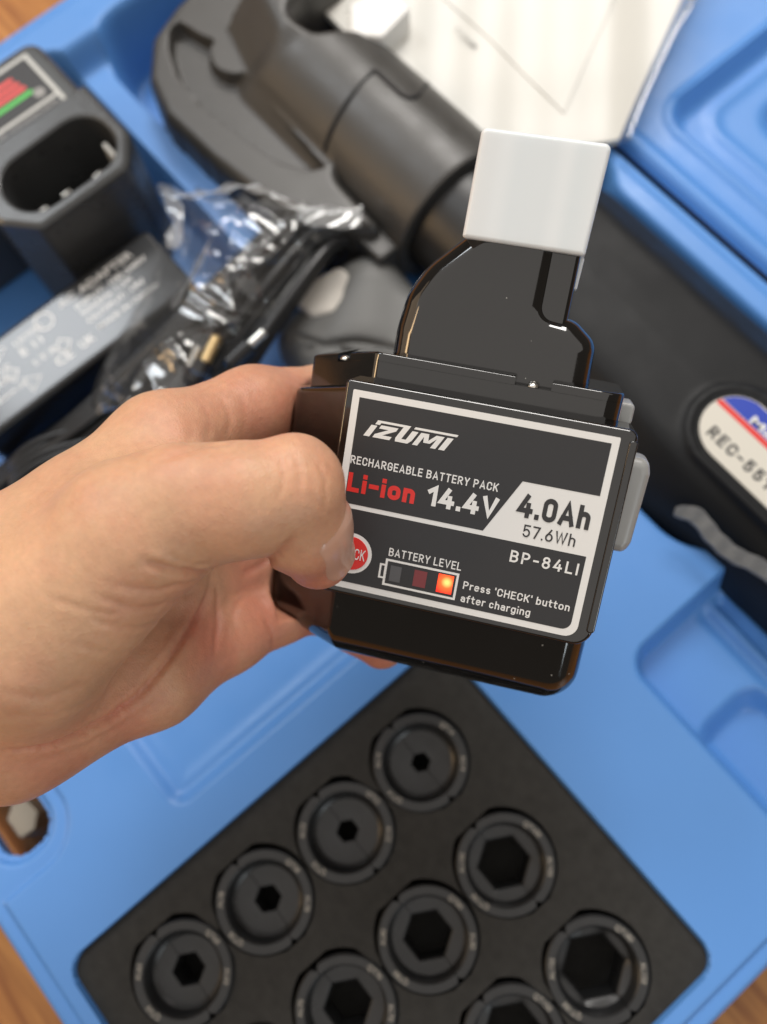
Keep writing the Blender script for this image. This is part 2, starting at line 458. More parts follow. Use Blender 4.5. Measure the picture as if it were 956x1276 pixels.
def tube(path, r, seg=8, closed=False):
    P = [np.array(p, float) for p in path]; n = len(P)
    rr = r if hasattr(r, '__len__') else [r] * n
    V = []; F = []
    up = np.array([0.13, 0.21, 1.0]); up /= np.linalg.norm(up)
    prev = None
    for i in range(n):
        if closed: t = P[(i + 1) % n] - P[i - 1]
        else: t = P[min(n - 1, i + 1)] - P[max(0, i - 1)]
        t = t / (np.linalg.norm(t) + 1e-9)
        if prev is None: u = np.cross(t, up)
        else: u = prev - t * (prev @ t)
        if np.linalg.norm(u) < 1e-6: u = np.cross(t, np.array([1.0, 0, 0]))
        u /= np.linalg.norm(u); prev = u
        w = np.cross(t, u)
        for k in range(seg):
            a = 2 * math.pi * k / seg
            V.append(tuple(P[i] + rr[i] * (math.cos(a) * u + math.sin(a) * w)))
    m = n if closed else n - 1
    for i in range(m):
        for k in range(seg):
            a = i * seg + k; b = i * seg + (k + 1) % seg
            c = ((i + 1) % n) * seg + (k + 1) % seg; d = ((i + 1) % n) * seg + k
            F.append((a, b, c, d))
    if not closed:
        F.append(tuple(range(seg))[::-1]); F.append(tuple((n - 1) * seg + k for k in range(seg)))
    return V, F
def spline(pts, n=12, closed=False):
    P = [np.array(p, float) for p in pts]; out = []
    m = len(P)
    rng = range(m) if closed else range(m - 1)
    for i in rng:
        if closed: a, b, c, d = P[i - 1], P[i], P[(i + 1) % m], P[(i + 2) % m]
        else: a, b, c, d = P[max(0, i - 1)], P[i], P[i + 1], P[min(m - 1, i + 2)]
        for k in range(n):
            t = k / n
            out.append(0.5 * ((2 * b) + (-a + c) * t + (2 * a - 5 * b + 4 * c - d) * t * t + (-a + 3 * b - 3 * c + d) * t ** 3))
    if not closed: out.append(P[-1])
    return out
def lathe_x(profile, yc, zc, seg=48):
    """profile [(x, r)] revolved round an axis along x"""
    V = []; F = []
    for x, r in profile:
        for k in range(seg):
            a = 2 * math.pi * k / seg
            V.append((x, yc + r * math.cos(a), zc + r * math.sin(a)))
    for i in range(len(profile) - 1):
        for k in range(seg):
            F.append((i * seg + k, i * seg + (k + 1) % seg, (i + 1) * seg + (k + 1) % seg, (i + 1) * seg + k))
    F.append(tuple(range(seg))); F.append(tuple((len(profile) - 1) * seg + k for k in range(seg)))
    return V, F

def text_vf(s, size, depth=0.05, bold=0.0, sx=1.0, spacing=1.0):
    """lettering as flat geometry, origin at baseline left, cap height = size (mm)"""
    cu = bpy.data.curves.new('t', 'FONT')
    cu.body = s; cu.size = 1.0; cu.offset = bold; cu.space_character = spacing
    cu.resolution_u = 3
    o = bpy.data.objects.new('t', cu); col.objects.link(o)
    dg = bpy.context.evaluated_depsgraph_get()
    me = bpy.data.meshes.new_from_object(o.evaluated_get(dg))
    v = np.array([tuple(x.co) for x in me.vertices]) if len(me.vertices) else np.zeros((0, 3))
    f = [list(p.vertices) for p in me.polygons]
    bpy.data.objects.remove(o); bpy.data.curves.remove(cu); bpy.data.meshes.remove(me)
    k = size / 0.729
    v[:, 0] -= v[:, 0].min()
    v = v * np.array([k * sx, k, 0.0])
    return v, f
def fit_text(s, width, cap, bold=0.0, spacing=1.0):
    v, f = text_vf(s, cap, bold=bold, spacing=spacing)
    w = v[:, 0].max()
    v[:, 0] *= width / w
    return v, f

def arc_(cx, cy, rx, ry, a0, a1, n=8):
    return [(cx + rx * math.cos(math.radians(a0 + (a1 - a0) * k / n)), cy + ry * math.sin(math.radians(a0 + (a1 - a0) * k / n))) for k in range(n + 1)]
def glyph(ch):
    """strokes of a plain geometric sans: (advance width, [(points, closed)])  skeleton box 0..1 high"""
    W = 0.50; o = []; X = 0.67
    def S(*p): o.append((list(p), False))
    def C(p): o.append((list(p), True))
    def stad(x0, x1, y0, y1, ry=None):
        r = (x1 - x0) / 2; ry = ry or r; c = (x0 + x1) / 2
        return arc_(c, y1 - ry, r, ry, 0, 180, 10) + arc_(c, y0 + ry, r, ry, 180, 360, 10)
    if ch == 'A': W = .56; S((0, 0), (W / 2, 1), (W, 0)); S((.10, .27), (W - .10, .27))
    elif ch == 'B': S(*([(.26, .53), (0, .53), (0, 1), (.24, 1)] + arc_(.24, .765, .235, .235, 90, -90))); S(*([(0, .53), (0, 0), (.25, 0)] + arc_(.25, .265, .25, .265, -90, 90)))
    elif ch == 'C': S(*([(W, .72)] + arc_(W / 2, .75, W / 2, .25, 0, 180, 10) + arc_(W / 2, .25, W / 2, .25, 180, 360, 10) + [(W, .28)]))
    elif ch == 'E': W = .43; S((W, 1), (0, 1), (0, 0), (W, 0)); S((0, .52), (W * .88, .52))
    elif ch == 'G': S(*([(W, .74)] + arc_(W / 2, .75, W / 2, .25, 0, 180, 10) + arc_(W / 2, .25, W / 2, .25, 180, 360, 10) + [(W, .47), (W * .52, .47)]))
    elif ch == 'H': S((0, 0), (0, 1)); S((W, 0), (W, 1)); S((0, .52), (W, .52))
    elif ch == 'I': W = 0.0; S((0, 0), (0, 1))
    elif ch == 'K': W = .48; S((0, 0), (0, 1)); S((W, 1), (0, .38)); S((.17, .60), (W, 0))
    elif ch == 'L': W = .42; S((0, 1), (0, 0), (W, 0))
    elif ch == 'P': S(*([(0, 0), (0, 1), (.24, 1)] + arc_(.24, .735, .25, .265, 90, -90) + [(0, .47)]))
    elif ch == 'R': S(*([(0, 0), (0, 1), (.24, 1)] + arc_(.24, .735, .25, .265, 90, -90) + [(0, .47)])); S((.22, .47), (W, 0))
    elif ch == 'T': W = .48; S((0, 1), (W, 1)); S((W / 2, 1), (W / 2, 0))
    elif ch == 'V': W = .56; S((0, 1), (W / 2, 0), (W, 1))
    elif ch == 'W': W = .82; S((0, 1), (W * .25, 0), (W * .5, .95), (W * .75, 0), (W, 1))
    elif ch == 'Y': W = .52; S((0, 1), (W / 2, .44), (W, 1)); S((W / 2, .44), (W / 2, 0))
    elif ch == '0': W = .48; C(stad(0, W, 0, 1))
    elif ch == '1': W = .26; S((0, .76), (W, 1), (W, 0))
    elif ch == '4': W = .54; S((.30, 1), (0, .26), (W, .26)); S((.40, .56), (.40, 0))
    elif ch == '5': W = .48; S(*([(W * .94, 1), (.05, 1), (.03, .50)] + arc_(W / 2, .32, W / 2, .32, 135, -150, 14)))
    elif ch == '6': W = .48; C(arc_(W / 2, .31, W / 2, .31, 0, 360, 20)[:-1]); S((.035, .42), (.34, 1))
    elif ch == '7': W = .48; S((0, 1), (W, 1), (W * .36, 0))
    elif ch == '8': W = .48; C(arc_(W / 2, .27, W / 2, .27, 0, 360, 20)[:-1]); C(arc_(W / 2, .77, W * .44, .23, 0, 360, 20)[:-1])
    elif ch == '.': W = 0.0; S((0, 0), (0, .02))
    elif ch == '-': W = .30; S((0, .45), (W, .45))
    elif ch == "'": W = 0.0; S((0, .82), (0, 1.02))
    elif ch == ' ': W = .10
    elif ch == 'i': W = 0.0; S((0, 0), (0, .60)); S((-.0005, 1.0), (.0005, 1.0))
    elif ch == 'o': W = .44; C(stad(0, W, 0, X))
    elif ch == 'n': W = .40; S((0, 0), (0, X)); S(*([(0, X - .22)] + arc_(W / 2, X - .2, W / 2, .2, 180, 0, 10) + [(W, 0)]))
    elif ch == 'h': W = .40; S((0, 0), (0, 1)); S(*([(0, X - .22)] + arc_(W / 2, X - .2, W / 2, .2, 180, 0, 10) + [(W, 0)]))
    elif ch == 'u': W = .40; S((W, 0), (W, X)); S(*([(0, X)] + arc_(W / 2, .2, W / 2, .2, 180, 360, 10)))
    elif ch == 'r': W = .25; S((0, 0), (0, X)); S(*arc_(W + .0, X - .25, W, .25, 180, 85, 8))
    elif ch == 'e': W = .42; S(*([(0.0, .37), (W, .37), (W, .42)] + arc_(W / 2, X - .21, W / 2, .21, 0, 180, 10) + arc_(W / 2, .21, W / 2, .21, 180, 320, 10)))
    elif ch == 's': W = .36; S(*(arc_(W / 2, X - .18, W / 2, .18, 40, 260, 10) + arc_(W / 2, .18, W / 2, .18, 90, -140, 10)))
    elif ch == 'c': W = .38; S(*(arc_(W / 2, X - .2, W / 2, .2, 20, 180, 10) + arc_(W / 2, .2, W / 2, .2, 180, 340, 10)))
    elif ch == 'b': W = .42; S((0, 0), (0, 1)); C(stad(0.0, W, 0, X))
    elif ch == 'a': W = .40; S(*(arc_(W / 2, X - .19, W / 2, .19, 150, 0, 8) + [(W, 0)])); C([(W, .40), (.19, .40)] + arc_(.19, .2, .19, .2, 90, 270, 8) + [(.2, 0), (W, .06)])
    elif ch == 'f': W = .28; S(*([(.10, 0), (.10, .8)] + arc_(.28, .8, .18, .2, 180, 90, 6))); S((-.04, .66), (W, .66))
    elif ch == 'g': W = .42; C(stad(0, W, 0, X)); S(*([(W, X)] + [(W, -.05)] + arc_(W / 2, -.08, W / 2, .2, 0, -140, 8)))
    elif ch == 't': W = .28; S(*([(.10, .95), (.10, .2)] + arc_(.28, .2, .18, .2, 180, 270, 6))); S((-.03, .68), (W, .68))
    else: S((0, 0), (0, 1)); 
    return W, o
def stroke_poly(pts, closed, w):
    P = [np.array(p, float) for p in pts]
    Q = [P[0]]
    for p in P[1:]:
        if np.linalg.norm(p - Q[-1]) > 1e-5: Q.append(p)
    if closed and np.linalg.norm(Q[0] - Q[-1]) < 1e-5: Q.pop()
    n = len(Q); V = []; F = []
    for i in range(n):
        if closed or 0 < i < n - 1:
            d0 = Q[i] - Q[i - 1]; d1 = Q[(i + 1) % n] - Q[i]
            d0 = d0 / np.linalg.norm(d0); d1 = d1 / np.linalg.norm(d1)
        elif i == 0: d0 = d1 = (Q[1] - Q[0]) / np.linalg.norm(Q[1] - Q[0])
        else: d0 = d1 = (Q[-1] - Q[-2]) / np.linalg.norm(Q[-1] - Q[-2])
        n0 = np.array([-d0[1], d0[0]]); n1 = np.array([-d1[1], d1[0]])
        m = n0 + n1; m = m / max(1e-6, float(m @ n0)) if float(m @ n0) > 0.45 else m / np.linalg.norm(m) * 1.9
        e = np.zeros(2)
        if not closed and i == 0: e = -d0 * w / 2 * 0.98
        if not closed and i == n - 1: e = d0 * w / 2 * 0.98
        V += [Q[i] + m * w / 2 + e, Q[i] - m * w / 2 + e]
    for i in range(n if closed else n - 1):
        j = (i + 1) % n; F.append([2 * i, 2 * i + 1, 2 * j + 1, 2 * j])
    return V, F
def din_text(s_, x0, x1, y, cap, weight, gap=0.17):
    """returns strokes fitted between x0 and x1, each stroke a hair above the last so none share a plane"""
    V = []; F = []; x = 0.0; lvl = 0
    for ch in s_:
        W, st = glyph(ch)
        for pts, cl in st:
            pp = [(x + weight / 2 + p[0], weight / 2 + p[1] * (1 - weight)) for p in pts]
            v, f = stroke_poly(pp, cl, weight)
            o = len(V); V += [(p[0], p[1], (lvl % 3) * 0.006) for p in v]; F += [[i + o for i in g] for g in f]
            lvl += 1
        x += W + weight + gap * (1.0 if ch != ' ' else 0.6)
    A = np.array(V); A[:, 0] -= A[:, 0].min()
    A[:, 0] *= (x1 - x0) / A[:, 0].max(); A[:, 0] += x0
    A[:, 1] = y + A[:, 1] * cap
    return A, F
# polygon signed distance (negative inside), vectorised
def sd_poly(X, Y, pts):
    P = np.array(pts, float); n = len(P)
    d = np.full(X.shape, 1e18); s = np.ones(X.shape)
    for i in range(n):
        j = i - 1
        ex, ey = P[j] - P[i]; wx = X - P[i][0]; wy = Y - P[i][1]
        t = np.clip((wx * ex + wy * ey) / (ex * ex + ey * ey + 1e-12), 0, 1)
        bx = wx - ex * t; by = wy - ey * t
        d = np.minimum(d, bx * bx + by * by)
        c1 = Y >= P[i][1]; c2 = Y < P[j][1]; c3 = ex * wy > ey * wx
        flip = (c1 & c2 & c3) | (~c1 & ~c2 & ~c3)
        s = np.where(flip, -s, s)
    return s * np.sqrt(d)
def sd_rbox(X, Y, x0, x1, y0, y1, r):
    cx, cy = (x0 + x1) / 2, (y0 + y1) / 2
    qx = np.abs(X - cx) - (x1 - x0) / 2 + r; qy = np.abs(Y - cy) - (y1 - y0) / 2 + r
    return np.hypot(np.maximum(qx, 0), np.maximum(qy, 0)) + np.minimum(np.maximum(qx, qy), 0) - r
def sstep(d, w):
    t = np.clip(d / w * 0.5 + 0.5, 0, 1)
    return t * t * (3 - 2 * t)
def height_mesh(xs, ys, Z, keep=None):
    if np.ndim(xs) == 2: XX, YY = xs, ys; nx, ny = XX.shape
    else: nx, ny = len(xs), len(ys); XX, YY = np.meshgrid(xs, ys, indexing='ij')
    V = np.stack([XX, YY, Z], -1).reshape(-1, 3)
    I, J = np.meshgrid(np.arange(nx - 1), np.arange(ny - 1), indexing='ij')
    a = (I * ny + J).ravel()
    F = np.stack([a, a + ny, a + ny + 1, a + 1], -1)
    if keep is not None:
        F = F[keep[:-1, :-1].ravel()]
    used = np.unique(F); rem = -np.ones(len(V), int); rem[used] = np.arange(len(used))
    return V[used], rem[F]

# surface nets over a scalar grid
def surface_nets(F, org, h):
    nx, ny, nz = F.shape
    S = F < 0
    cnt = np.zeros((nx - 1, ny - 1, nz - 1), np.int8)
    acc = np.zeros((nx - 1, ny - 1, nz - 1, 3), np.float32)
    def sl(o, ax=None):
        return tuple(slice(o[k], o[k] + [nx, ny, nz][k] - 1) for k in range(3))
    corners = [(i, j, k) for i in (0, 1) for j in (0, 1) for k in (0, 1)]
    for c in corners:
        for ax in range(3):
            if c[ax] == 0:
                e = list(c); e[ax] = 1
                f0 = F[sl(c)]; f1 = F[sl(e)]
                m = (f0 < 0) != (f1 < 0)
                t = np.where(m, f0 / np.where(m, f0 - f1, 1), 0)
                for k in range(3):
                    acc[..., k] += np.where(m, c[k] + (t if k == ax else 0), 0)
                cnt += m
    act = cnt > 0
    idx = -np.ones(act.shape, np.int64); n = int(act.sum()); idx[act] = np.arange(n)
    cells = np.argwhere(act)
    V = (cells + acc[act] / cnt[act][:, None]) * h + np.array(org)
    Q = []
    for ax in range(3):
        b, c = (ax + 1) % 3, (ax + 2) % 3
        lo = [slice(0, s) for s in F.shape]; hi = [slice(0, s) for s in F.shape]
        lo[ax] = slice(0, F.shape[ax] - 1); hi[ax] = slice(1, F.shape[ax])
        m = S[tuple(lo)] != S[tuple(hi)]
        p = np.argwhere(m)
        ok = (p[:, b] > 0) & (p[:, c] > 0) & (p[:, b] < F.shape[b] - 1) & (p[:, c] < F.shape[c] - 1)
        p = p[ok]
        ins = S[p[:, 0], p[:, 1], p[:, 2]]
        def g(db, dc):
            q = p.copy(); q[:, b] -= db; q[:, c] -= dc
            return idx[q[:, 0], q[:, 1], q[:, 2]]
        q = np.stack([g(1, 1), g(0, 1), g(0, 0), g(1, 0)], -1)
        q[~ins] = q[~ins][:, ::-1]
        Q.append(q)
    return V, np.concatenate(Q)
def smin(a, b, k):
    h = np.clip(0.5 + 0.5 * (b - a) / k, 0, 1)
    return b + (a - b) * h - k * h * (1 - h)
def smax(a, b, k): return -smin(-a, -b, k)
class Field:
    def __init__(s, lo, hi, h):
        s.lo = np.array(lo, float); s.h = h
        s.n = np.ceil((np.array(hi) - s.lo) / h).astype(int) + 1
        s.ax = [(s.lo[k] + np.arange(s.n[k]) * h).astype(np.float32) for k in range(3)]
        s.X = s.ax[0][:, None, None]; s.Y = s.ax[1][None, :, None]; s.Z = s.ax[2][None, None, :]
    def cone(s, a, b, ra, rb, flat=None):
        a = np.array(a, float); b = np.array(b, float); ab = b - a; L2 = float(ab @ ab) + 1e-9
        dx, dy, dz = s.X - a[0], s.Y - a[1], s.Z - a[2]
        t = np.clip((dx * ab[0] + dy * ab[1] + dz * ab[2]) / L2, 0, 1)
        return np.sqrt((dx - t * ab[0]) ** 2 + (dy - t * ab[1]) ** 2 + (dz - t * ab[2]) ** 2) - (ra + t * (rb - ra))
    def rbox(s, c, hs, r):
        q = [np.abs(v - c[k]) - hs[k] + r for k, v in enumerate((s.X, s.Y, s.Z))]
        o = np.sqrt(sum(np.maximum(x, 0) ** 2 for x in q))
        return o + np.minimum(np.maximum(np.maximum(q[0], q[1]), q[2]), 0) - r
    def ell(s, c, rad):
        k = np.sqrt(((s.X - c[0]) / rad[0]) ** 2 + ((s.Y - c[1]) / rad[1]) ** 2 + ((s.Z - c[2]) / rad[2]) ** 2)
        return (k - 1) * min(rad)
    def mesh(s, F): return surface_nets(F.astype(np.float32), s.lo, s.h)

# ------------------------------------------------------------------ table
v, f = prism(rect(-1600, 1200, -1200, 1600), -30, 0)
tb = part('table', v, f, 'wood', None, smooth=False)
tb['kind'] = 'structure'

# ------------------------------------------------------------------ blue tool case
case = thing('tool_case', 'large open blue plastic tool case lying flat on the wooden table', 'tool case', (-150, 50, 0))
RIM = 60.0
def base_heights():
    xs = np.concatenate([np.arange(-446, -125, 1.5), np.arange(-125, 143, 0.8)])
    ys = np.concatenate([np.arange(-177, 48, 0.8), np.arange(48.4, 273, 1.4)])
    X, Y = np.meshgrid(xs, ys, indexing='ij')
    def outline(X, Y):
        out = sd_rbox(X, Y, -441, 137, -171, 269, 16); hole = sd_rbox(X, Y, -235, -82, -157, -130, 12)
        return np.maximum(out, -hole), hole
    d, hole = outline(X, Y)
    # snap grid points next to the outline onto it so that the rim is clean
    e = 0.05; gx = (outline(X + e, Y)[0] - d) / e; gy = (outline(X, Y + e)[0] - d) / e
    near = np.abs(d) < 0.75
    X = np.where(near, X - d * gx, X); Y = np.where(near, Y - d * gy, Y)
    d, hole = outline(X, Y); d = np.where(np.abs(d) < 0.04, 0.0, d)
    Z = np.full(X.shape, RIM)
    # lower flange outside a step that follows the outline
    bodyd = np.maximum(sd_rbox(X, Y, -433, 129, -163, 262, 18), -sd_rbox(X, Y, -243, -73, -190, -122, 20))
    Z -= 2.4 * sstep(bodyd, 1.2)
    def pocket(dd, depth, w):
        return depth * sstep(-dd, w)
    Z -= pocket(sd_rbox(X, Y, -37.6, 121.6, -155.6, 37.6, 8), 40, 0.9)
    # accessory bay (charger, adapter, cords) and tool bay with a lower ridge between
    bay = sd_rbox(X, Y, -412, -178, -112, 94, 16)
    tool = sd_rbox(X, Y, -408, -150, 112, 258, 22)
    tool2 = sd_rbox(X, Y, -170, 12, 148, 246, 26)
    tool = smin(tool, tool2, 8)
    Z -= pocket(bay, 44, 5)
    Z -= pocket(tool, 44, 6)
    pad = np.hypot((X + 322) / 1.2, Y - 196) - 24          # raised floor added under the head, lifts the blue out of shade
    Z = np.where(tool < 0, np.maximum(Z, 16 + 26 * sstep(-pad, 6)), Z)
    ridge = sd_rbox(X, Y, -404, -190, 90, 118, 6)
    Z = np.where(ridge < 8, np.minimum(Z, RIM - 15 * sstep(-ridge, 6)), Z)
    grip = sd_rbox(X, Y, -225, -40, 62, 160, 20)
    Z = np.minimum(Z, RIM - pocket(grip, 30, 6))
    # shallow pressed panel in front
    em = sd_rbox(X, Y, -150, -58, -86, 30, 5)
    Z = np.where((bay > 4) & (grip > 3), Z - pocket(em, 4.5, 4.0), Z)
    rib = np.abs(em + 5.0)
    Z = np.where((bay > 6) & (grip > 3), Z + 0.8 * np.exp(-(rib / 3.0) ** 2), Z)
    # stepped recess at the right hand end
    r1 = sd_rbox(X, Y, 21, 180, 94, 230, 9)
    Z = np.minimum(Z, RIM - pocket(r1, 17, 3.5))
    r2 = sd_rbox(X, Y, 64, 180, 93, 132, 13)
    Z = np.where(r1 < 2, Z - pocket(np.maximum(r2, r1 + 3), 12, 6), Z)
    for yy, zz in ((136.5, 3.5), (146, 5.0)):
        g = sd_rbox(X, Y, 27, 180, yy - 2.6, yy + 2.6, 2.5)
        Z -= zz * sstep(-g, 3) * (r1 < -2)
    Z = np.where((r1 < -2) & (Y > 150), Z - 8 * sstep(Y - 152, 4), Z)
    # gentle sink marks of blow moulded plastic
    Z += 0.25 * np.sin(X * 0.043 + 1.3) * np.cos(Y * 0.051 + 0.4)
    Z = np.where(d > -3.2, Z - 3.2 * (np.clip((d + 3.2) / 3.2, 0, 1)) ** 2.2, Z)
    Z = np.where(d > 0, np.where(hole < 6, 54.0, 3.0), Z)
    return X, Y, Z, d
xs, ys, Z, d = base_heights()
# walls: snap the ring just outside the outline down, drop everything farther out
keep = d < 1.7
v, f = height_mesh(xs, ys, Z, keep)
part('base', v, f, 'blue', case, angle=60)

def lid_heights():
    xs = np.unique(np.concatenate([np.arange(-446, 143, 2.0), [-441, 137]]))
    ys = np.unique(np.concatenate([np.arange(276, 640, 2.0), [279]]))
    X, Y = np.meshgrid(xs, ys, indexing='ij')
    d = sd_rbox(X, Y, -441, 137, 279, 630, 16)
    Z = np.full(X.shape, 52.0)
    Z -= 9 * sstep(-sd_rbox(X, Y, -429, 125, 290, 618, 16), 5)
    a = sd_rbox(X, Y, -172, 112, 309, 605, 16)
    Z += 2.5 * np.exp(-((a - 0.0) / 3.0) ** 2)
    Z -= 9 * sstep(-(a + 4), 5)
    b = sd_rbox(X, Y, -158, 98, 330, 590, 16)
    Z += 1.6 * np.exp(-(b / 3.0) ** 2)
    Z -= 8 * sstep(-(sd_rbox(X, Y, -140, 80, 352, 570, 14) + 2), 6)
    Z += 0.5 * np.sin(X * 0.03 + 0.3) * np.cos(Y * 0.041)
    Z = np.where(d > -4, Z - 4 * np.clip((d + 4) / 4, 0, 1) ** 2.2, Z)
    Z = np.where(d > 0, np.where(Y < 300, 46.5, 3.0), Z)
    return xs, ys, Z, d
xs, ys, Z, d = lid_heights()
v, f = height_mesh(xs, ys, Z, d < 2.2)
part('lid', v, f, 'blue', case, angle=60)
# hinge knuckles
for x in (-380, -120, 85):
    v, f = lathe_x([(x - 14, 0.5), (x - 14, 3.2), (x + 14, 3.2), (x + 14, 0.5)], 274, 26, 14)
    part('hinge', v, f, 'blue', case)

# ------------------------------------------------------------------ foam insert and crimping dies
DIES = [  # x, y, hex radius, engraved marks, label
    (-6, 0, 3.9, ('QT14', 'AL14'), 'round black die with the smallest hexagon hole, at the foam corner under the battery'),
    (-5, -41, 4.4, ('QT22', 'AL22'), 'round black die with a small hexagon, second from the foam corner below the battery'),
    (-6, -82.5, 5.3, ('QT38', 'AL38'), 'round black die with a smallish hexagon, third along the foam edge below the thumb'),
    (-6, -123, 6.4, ('QT60', 'AL60'), 'round black die with a medium hexagon at the lower left corner of the foam'),
    (45.5, 0, 10.6, ('QT100', 'AL100'), 'round black die with a large hexagon, upper of the middle row near the foam edge'),
    (46, -41.5, 9.6, ('QT80', 'AL80'), 'round black die with a large hexagon in the centre of the foam'),
    (44.5, -82, 9.4, ('QT70', 'AL70'), 'round black die cut by the lower photo edge, below left of the foam centre'),
    (96, 1, 12.4, ('QT180', 'AL150'), 'round black die with the largest hexagon, near the right corner of the foam'),
    (93.5, -39.5, 11.6, ('QT150', 'AL120'), 'round black die of which only the top arc shows at the lower photo edge')]
FZ = 57.0
foam = thing('foam_insert', 'dark charcoal foam insert with round holes holding the crimping dies', 'foam insert', (42, -59, 20))
def foam_mesh():
    loops = [round_poly(rect(-38, 122, -156, 38), 8, 6)]
    for x, y, *_ in DIES + [(94, -81, 0), (94, -122, 0), (45, -122, 0)]:
        lp = []
        for k in range(56):
            a = 2 * math.pi * k / 56
            # the hole has small finger notches on the split line
            r = 21.2 + 2.0 * math.exp(-((math.cos(a) + 1) / 0.02) ** 2 * 0.5) + 0.8 * math.exp(-((math.cos(a) - 1) / 0.02) ** 2 * 0.5)
            lp.append((x + r * math.cos(a) - 1.0, y + r * math.sin(a) * 0.975 + 0.3))
        loops.append(lp)
    pts = []; edges = []
    for lp in loops:
        o = len(pts); pts += [Vector(p) for p in lp]
        edges += [(o + i, o + (i + 1) % len(lp)) for i in range(len(lp))]
    nb = len(pts)
    rng = random.Random(3)
    # interior points keep triangles small
    for gx in np.arange(-33, 120, 6.0):
        for gy in np.arange(-151, 36, 6.0):
            if all(math.hypot(gx - c[0], gy - c[1]) > 24 for c in DIES + [(94, -81), (94, -122), (45, -122)]):
                pts.append(Vector((gx + rng.uniform(-1, 1), gy + rng.uniform(-1, 1))))
    r = delaunay_2d_cdt(pts, edges, [], 1, 1e-4)
    V2, F2 = r[0], r[2]
    V = []
    F = []
    lim = {}
    def add(p, z): V.append((p[0], p[1], z)); return len(V) - 1
    for p in V2: add(p, FZ + 0.25 * math.sin(p[0] * 0.11) * math.cos(p[1] * 0.09))
    for t in F2:
        c = sum((V2[i] for i in t), Vector((0, 0))) / len(t)
        if any(math.hypot(c[0] - q[0], c[1] - q[1]) < 20.3 for q in DIES + [(94, -81), (94, -122), (45, -122)]): continue
        F.append(list(t))
    n = 0
    for lp in loops:
        m = len(lp)
        top = [add((p[0], p[1]), FZ + 0.25 * math.sin(p[0] * 0.11) * math.cos(p[1] * 0.09)) for p in lp]
        bot = [add((p[0], p[1]), 22) for p in lp]
        for i in range(m): F.append([top[i], top[(i + 1) % m], bot[(i + 1) % m], bot[i]])
    return V, F
v, f = foam_mesh()
part('foam_block', v, f, 'foam', foam, angle=40)
v, f = prism(round_poly(rect(-38, 122, -156, 38), 8, 4), 20.2, 26)
part('foam_floor', v, f, 'foam', foam)

def half_die(cx, cy, z0, R, hexr, sign):
    nseg = 48
    V = []; F = []
    gap = 0.12
    ri = max(hexr + 1.2, 9.5) if hexr < 8.5 else hexr + 0.6
    def hexat(a):
        b = (a + math.pi / 6 - 0.0) % (math.pi / 3) - math.pi / 6
        return hexr * math.cos(math.pi / 6) / math.cos(b)
    small = hexr < 8.5
    for i in range(nseg + 1):
        a = math.pi * i / nseg
        a = a if sign > 0 else a + math.pi
        hx = hexat(a + math.pi / 6)
        notch = min(1.0, abs(math.sin(a)) / 0.07)
        Ro = R - 1.6 * (1 - notch)
        if small:
            prof = [(Ro, -26), (Ro, -0.9), (Ro - 0.8, 0), (15.9, 0), (15.2, -0.7), (14.9, -5.5), (13.9, -7.8), (12.6, -8.7), (ri * 0.5 + hx * 0.5, -9.0), (hx + 0.35, -9.2), (hx, -9.7), (hx, -26)]
        else:
            prof = [(Ro, -26), (Ro, -0.9), (Ro - 0.8, 0), (16.1, 0), (15.4, -0.7), (15.0, -6.0), (14.2, -8.0), (hx + 0.9 if hx + 0.9 < 13.8 else 13.8, -8.8), (hx + 0.4, -9.1), (min(hx, 13.4), -9.6), (min(hx, 13.4), -17), (min(hx, 13.4), -26)]
        c, s = math.cos(a), math.sin(a)
        for r, z in prof:
            y = r * s
            V.append((cx + r * c, cy + y + sign * gap, z0 + z))
    m = len(prof)
    for i in range(nseg):
        for k in range(m - 1):
            F.append((i * m + k, (i + 1) * m + k, (i + 1) * m + k + 1, i * m + k + 1))
    F.append(tuple(range(m))); F.append(tuple(nseg * m + k for k in range(m)))
    return V, F
def arc_text(s, cx, cy, z, rad, a_mid, cap, flip=False):
    v, f = text_vf(s, cap, bold=0.0, sx=0.92, spacing=1.08)
    w = v[:, 0].max()
    out = []
    for x, y, _ in v:
        if not flip:
            a = a_mid - (x - w / 2) / rad; r = rad - cap / 2 + y
        else:
            a = a_mid + (x - w / 2) / rad; r = rad + cap / 2 - y
        out.append((cx + r * math.cos(a), cy + r * math.sin(a), z))
    return out, f
for i, (x, y, hr, marks, lab) in enumerate(DIES):
    z0 = FZ + 0.9 - 0.35 * (i % 3)
    t = thing('crimping_die', lab, 'die', (x, y, z0 - 26), group='round crimping dies in the foam')
    for s in (1, -1):
        v, f = half_die(x, y, z0, 19.9, hr, s)
        h = part('half_die', v, f, 'die', t, angle=30)
        # engraved marks: image-up corresponds to world direction (-.75,.66)
        if s > 0:
            A = [(marks[0], math.radians(100)), (marks[1], math.radians(48))]
            for txt, am in A:
                v, f = arc_text(txt, x, y, z0 + 0.06, 17.6, am, 2.1)
                part('engraved_mark', v, f, 'engrave', h, smooth=False)
        else:
            A = [(marks[1], math.radians(228)), (marks[0], math.radians(282))]
            for txt, am in A:
                v, f = arc_text(txt, x, y, z0 + 0.06, 17.6, am, 2.1)
                part('engraved_mark', v, f, 'engrave', h, smooth=False)

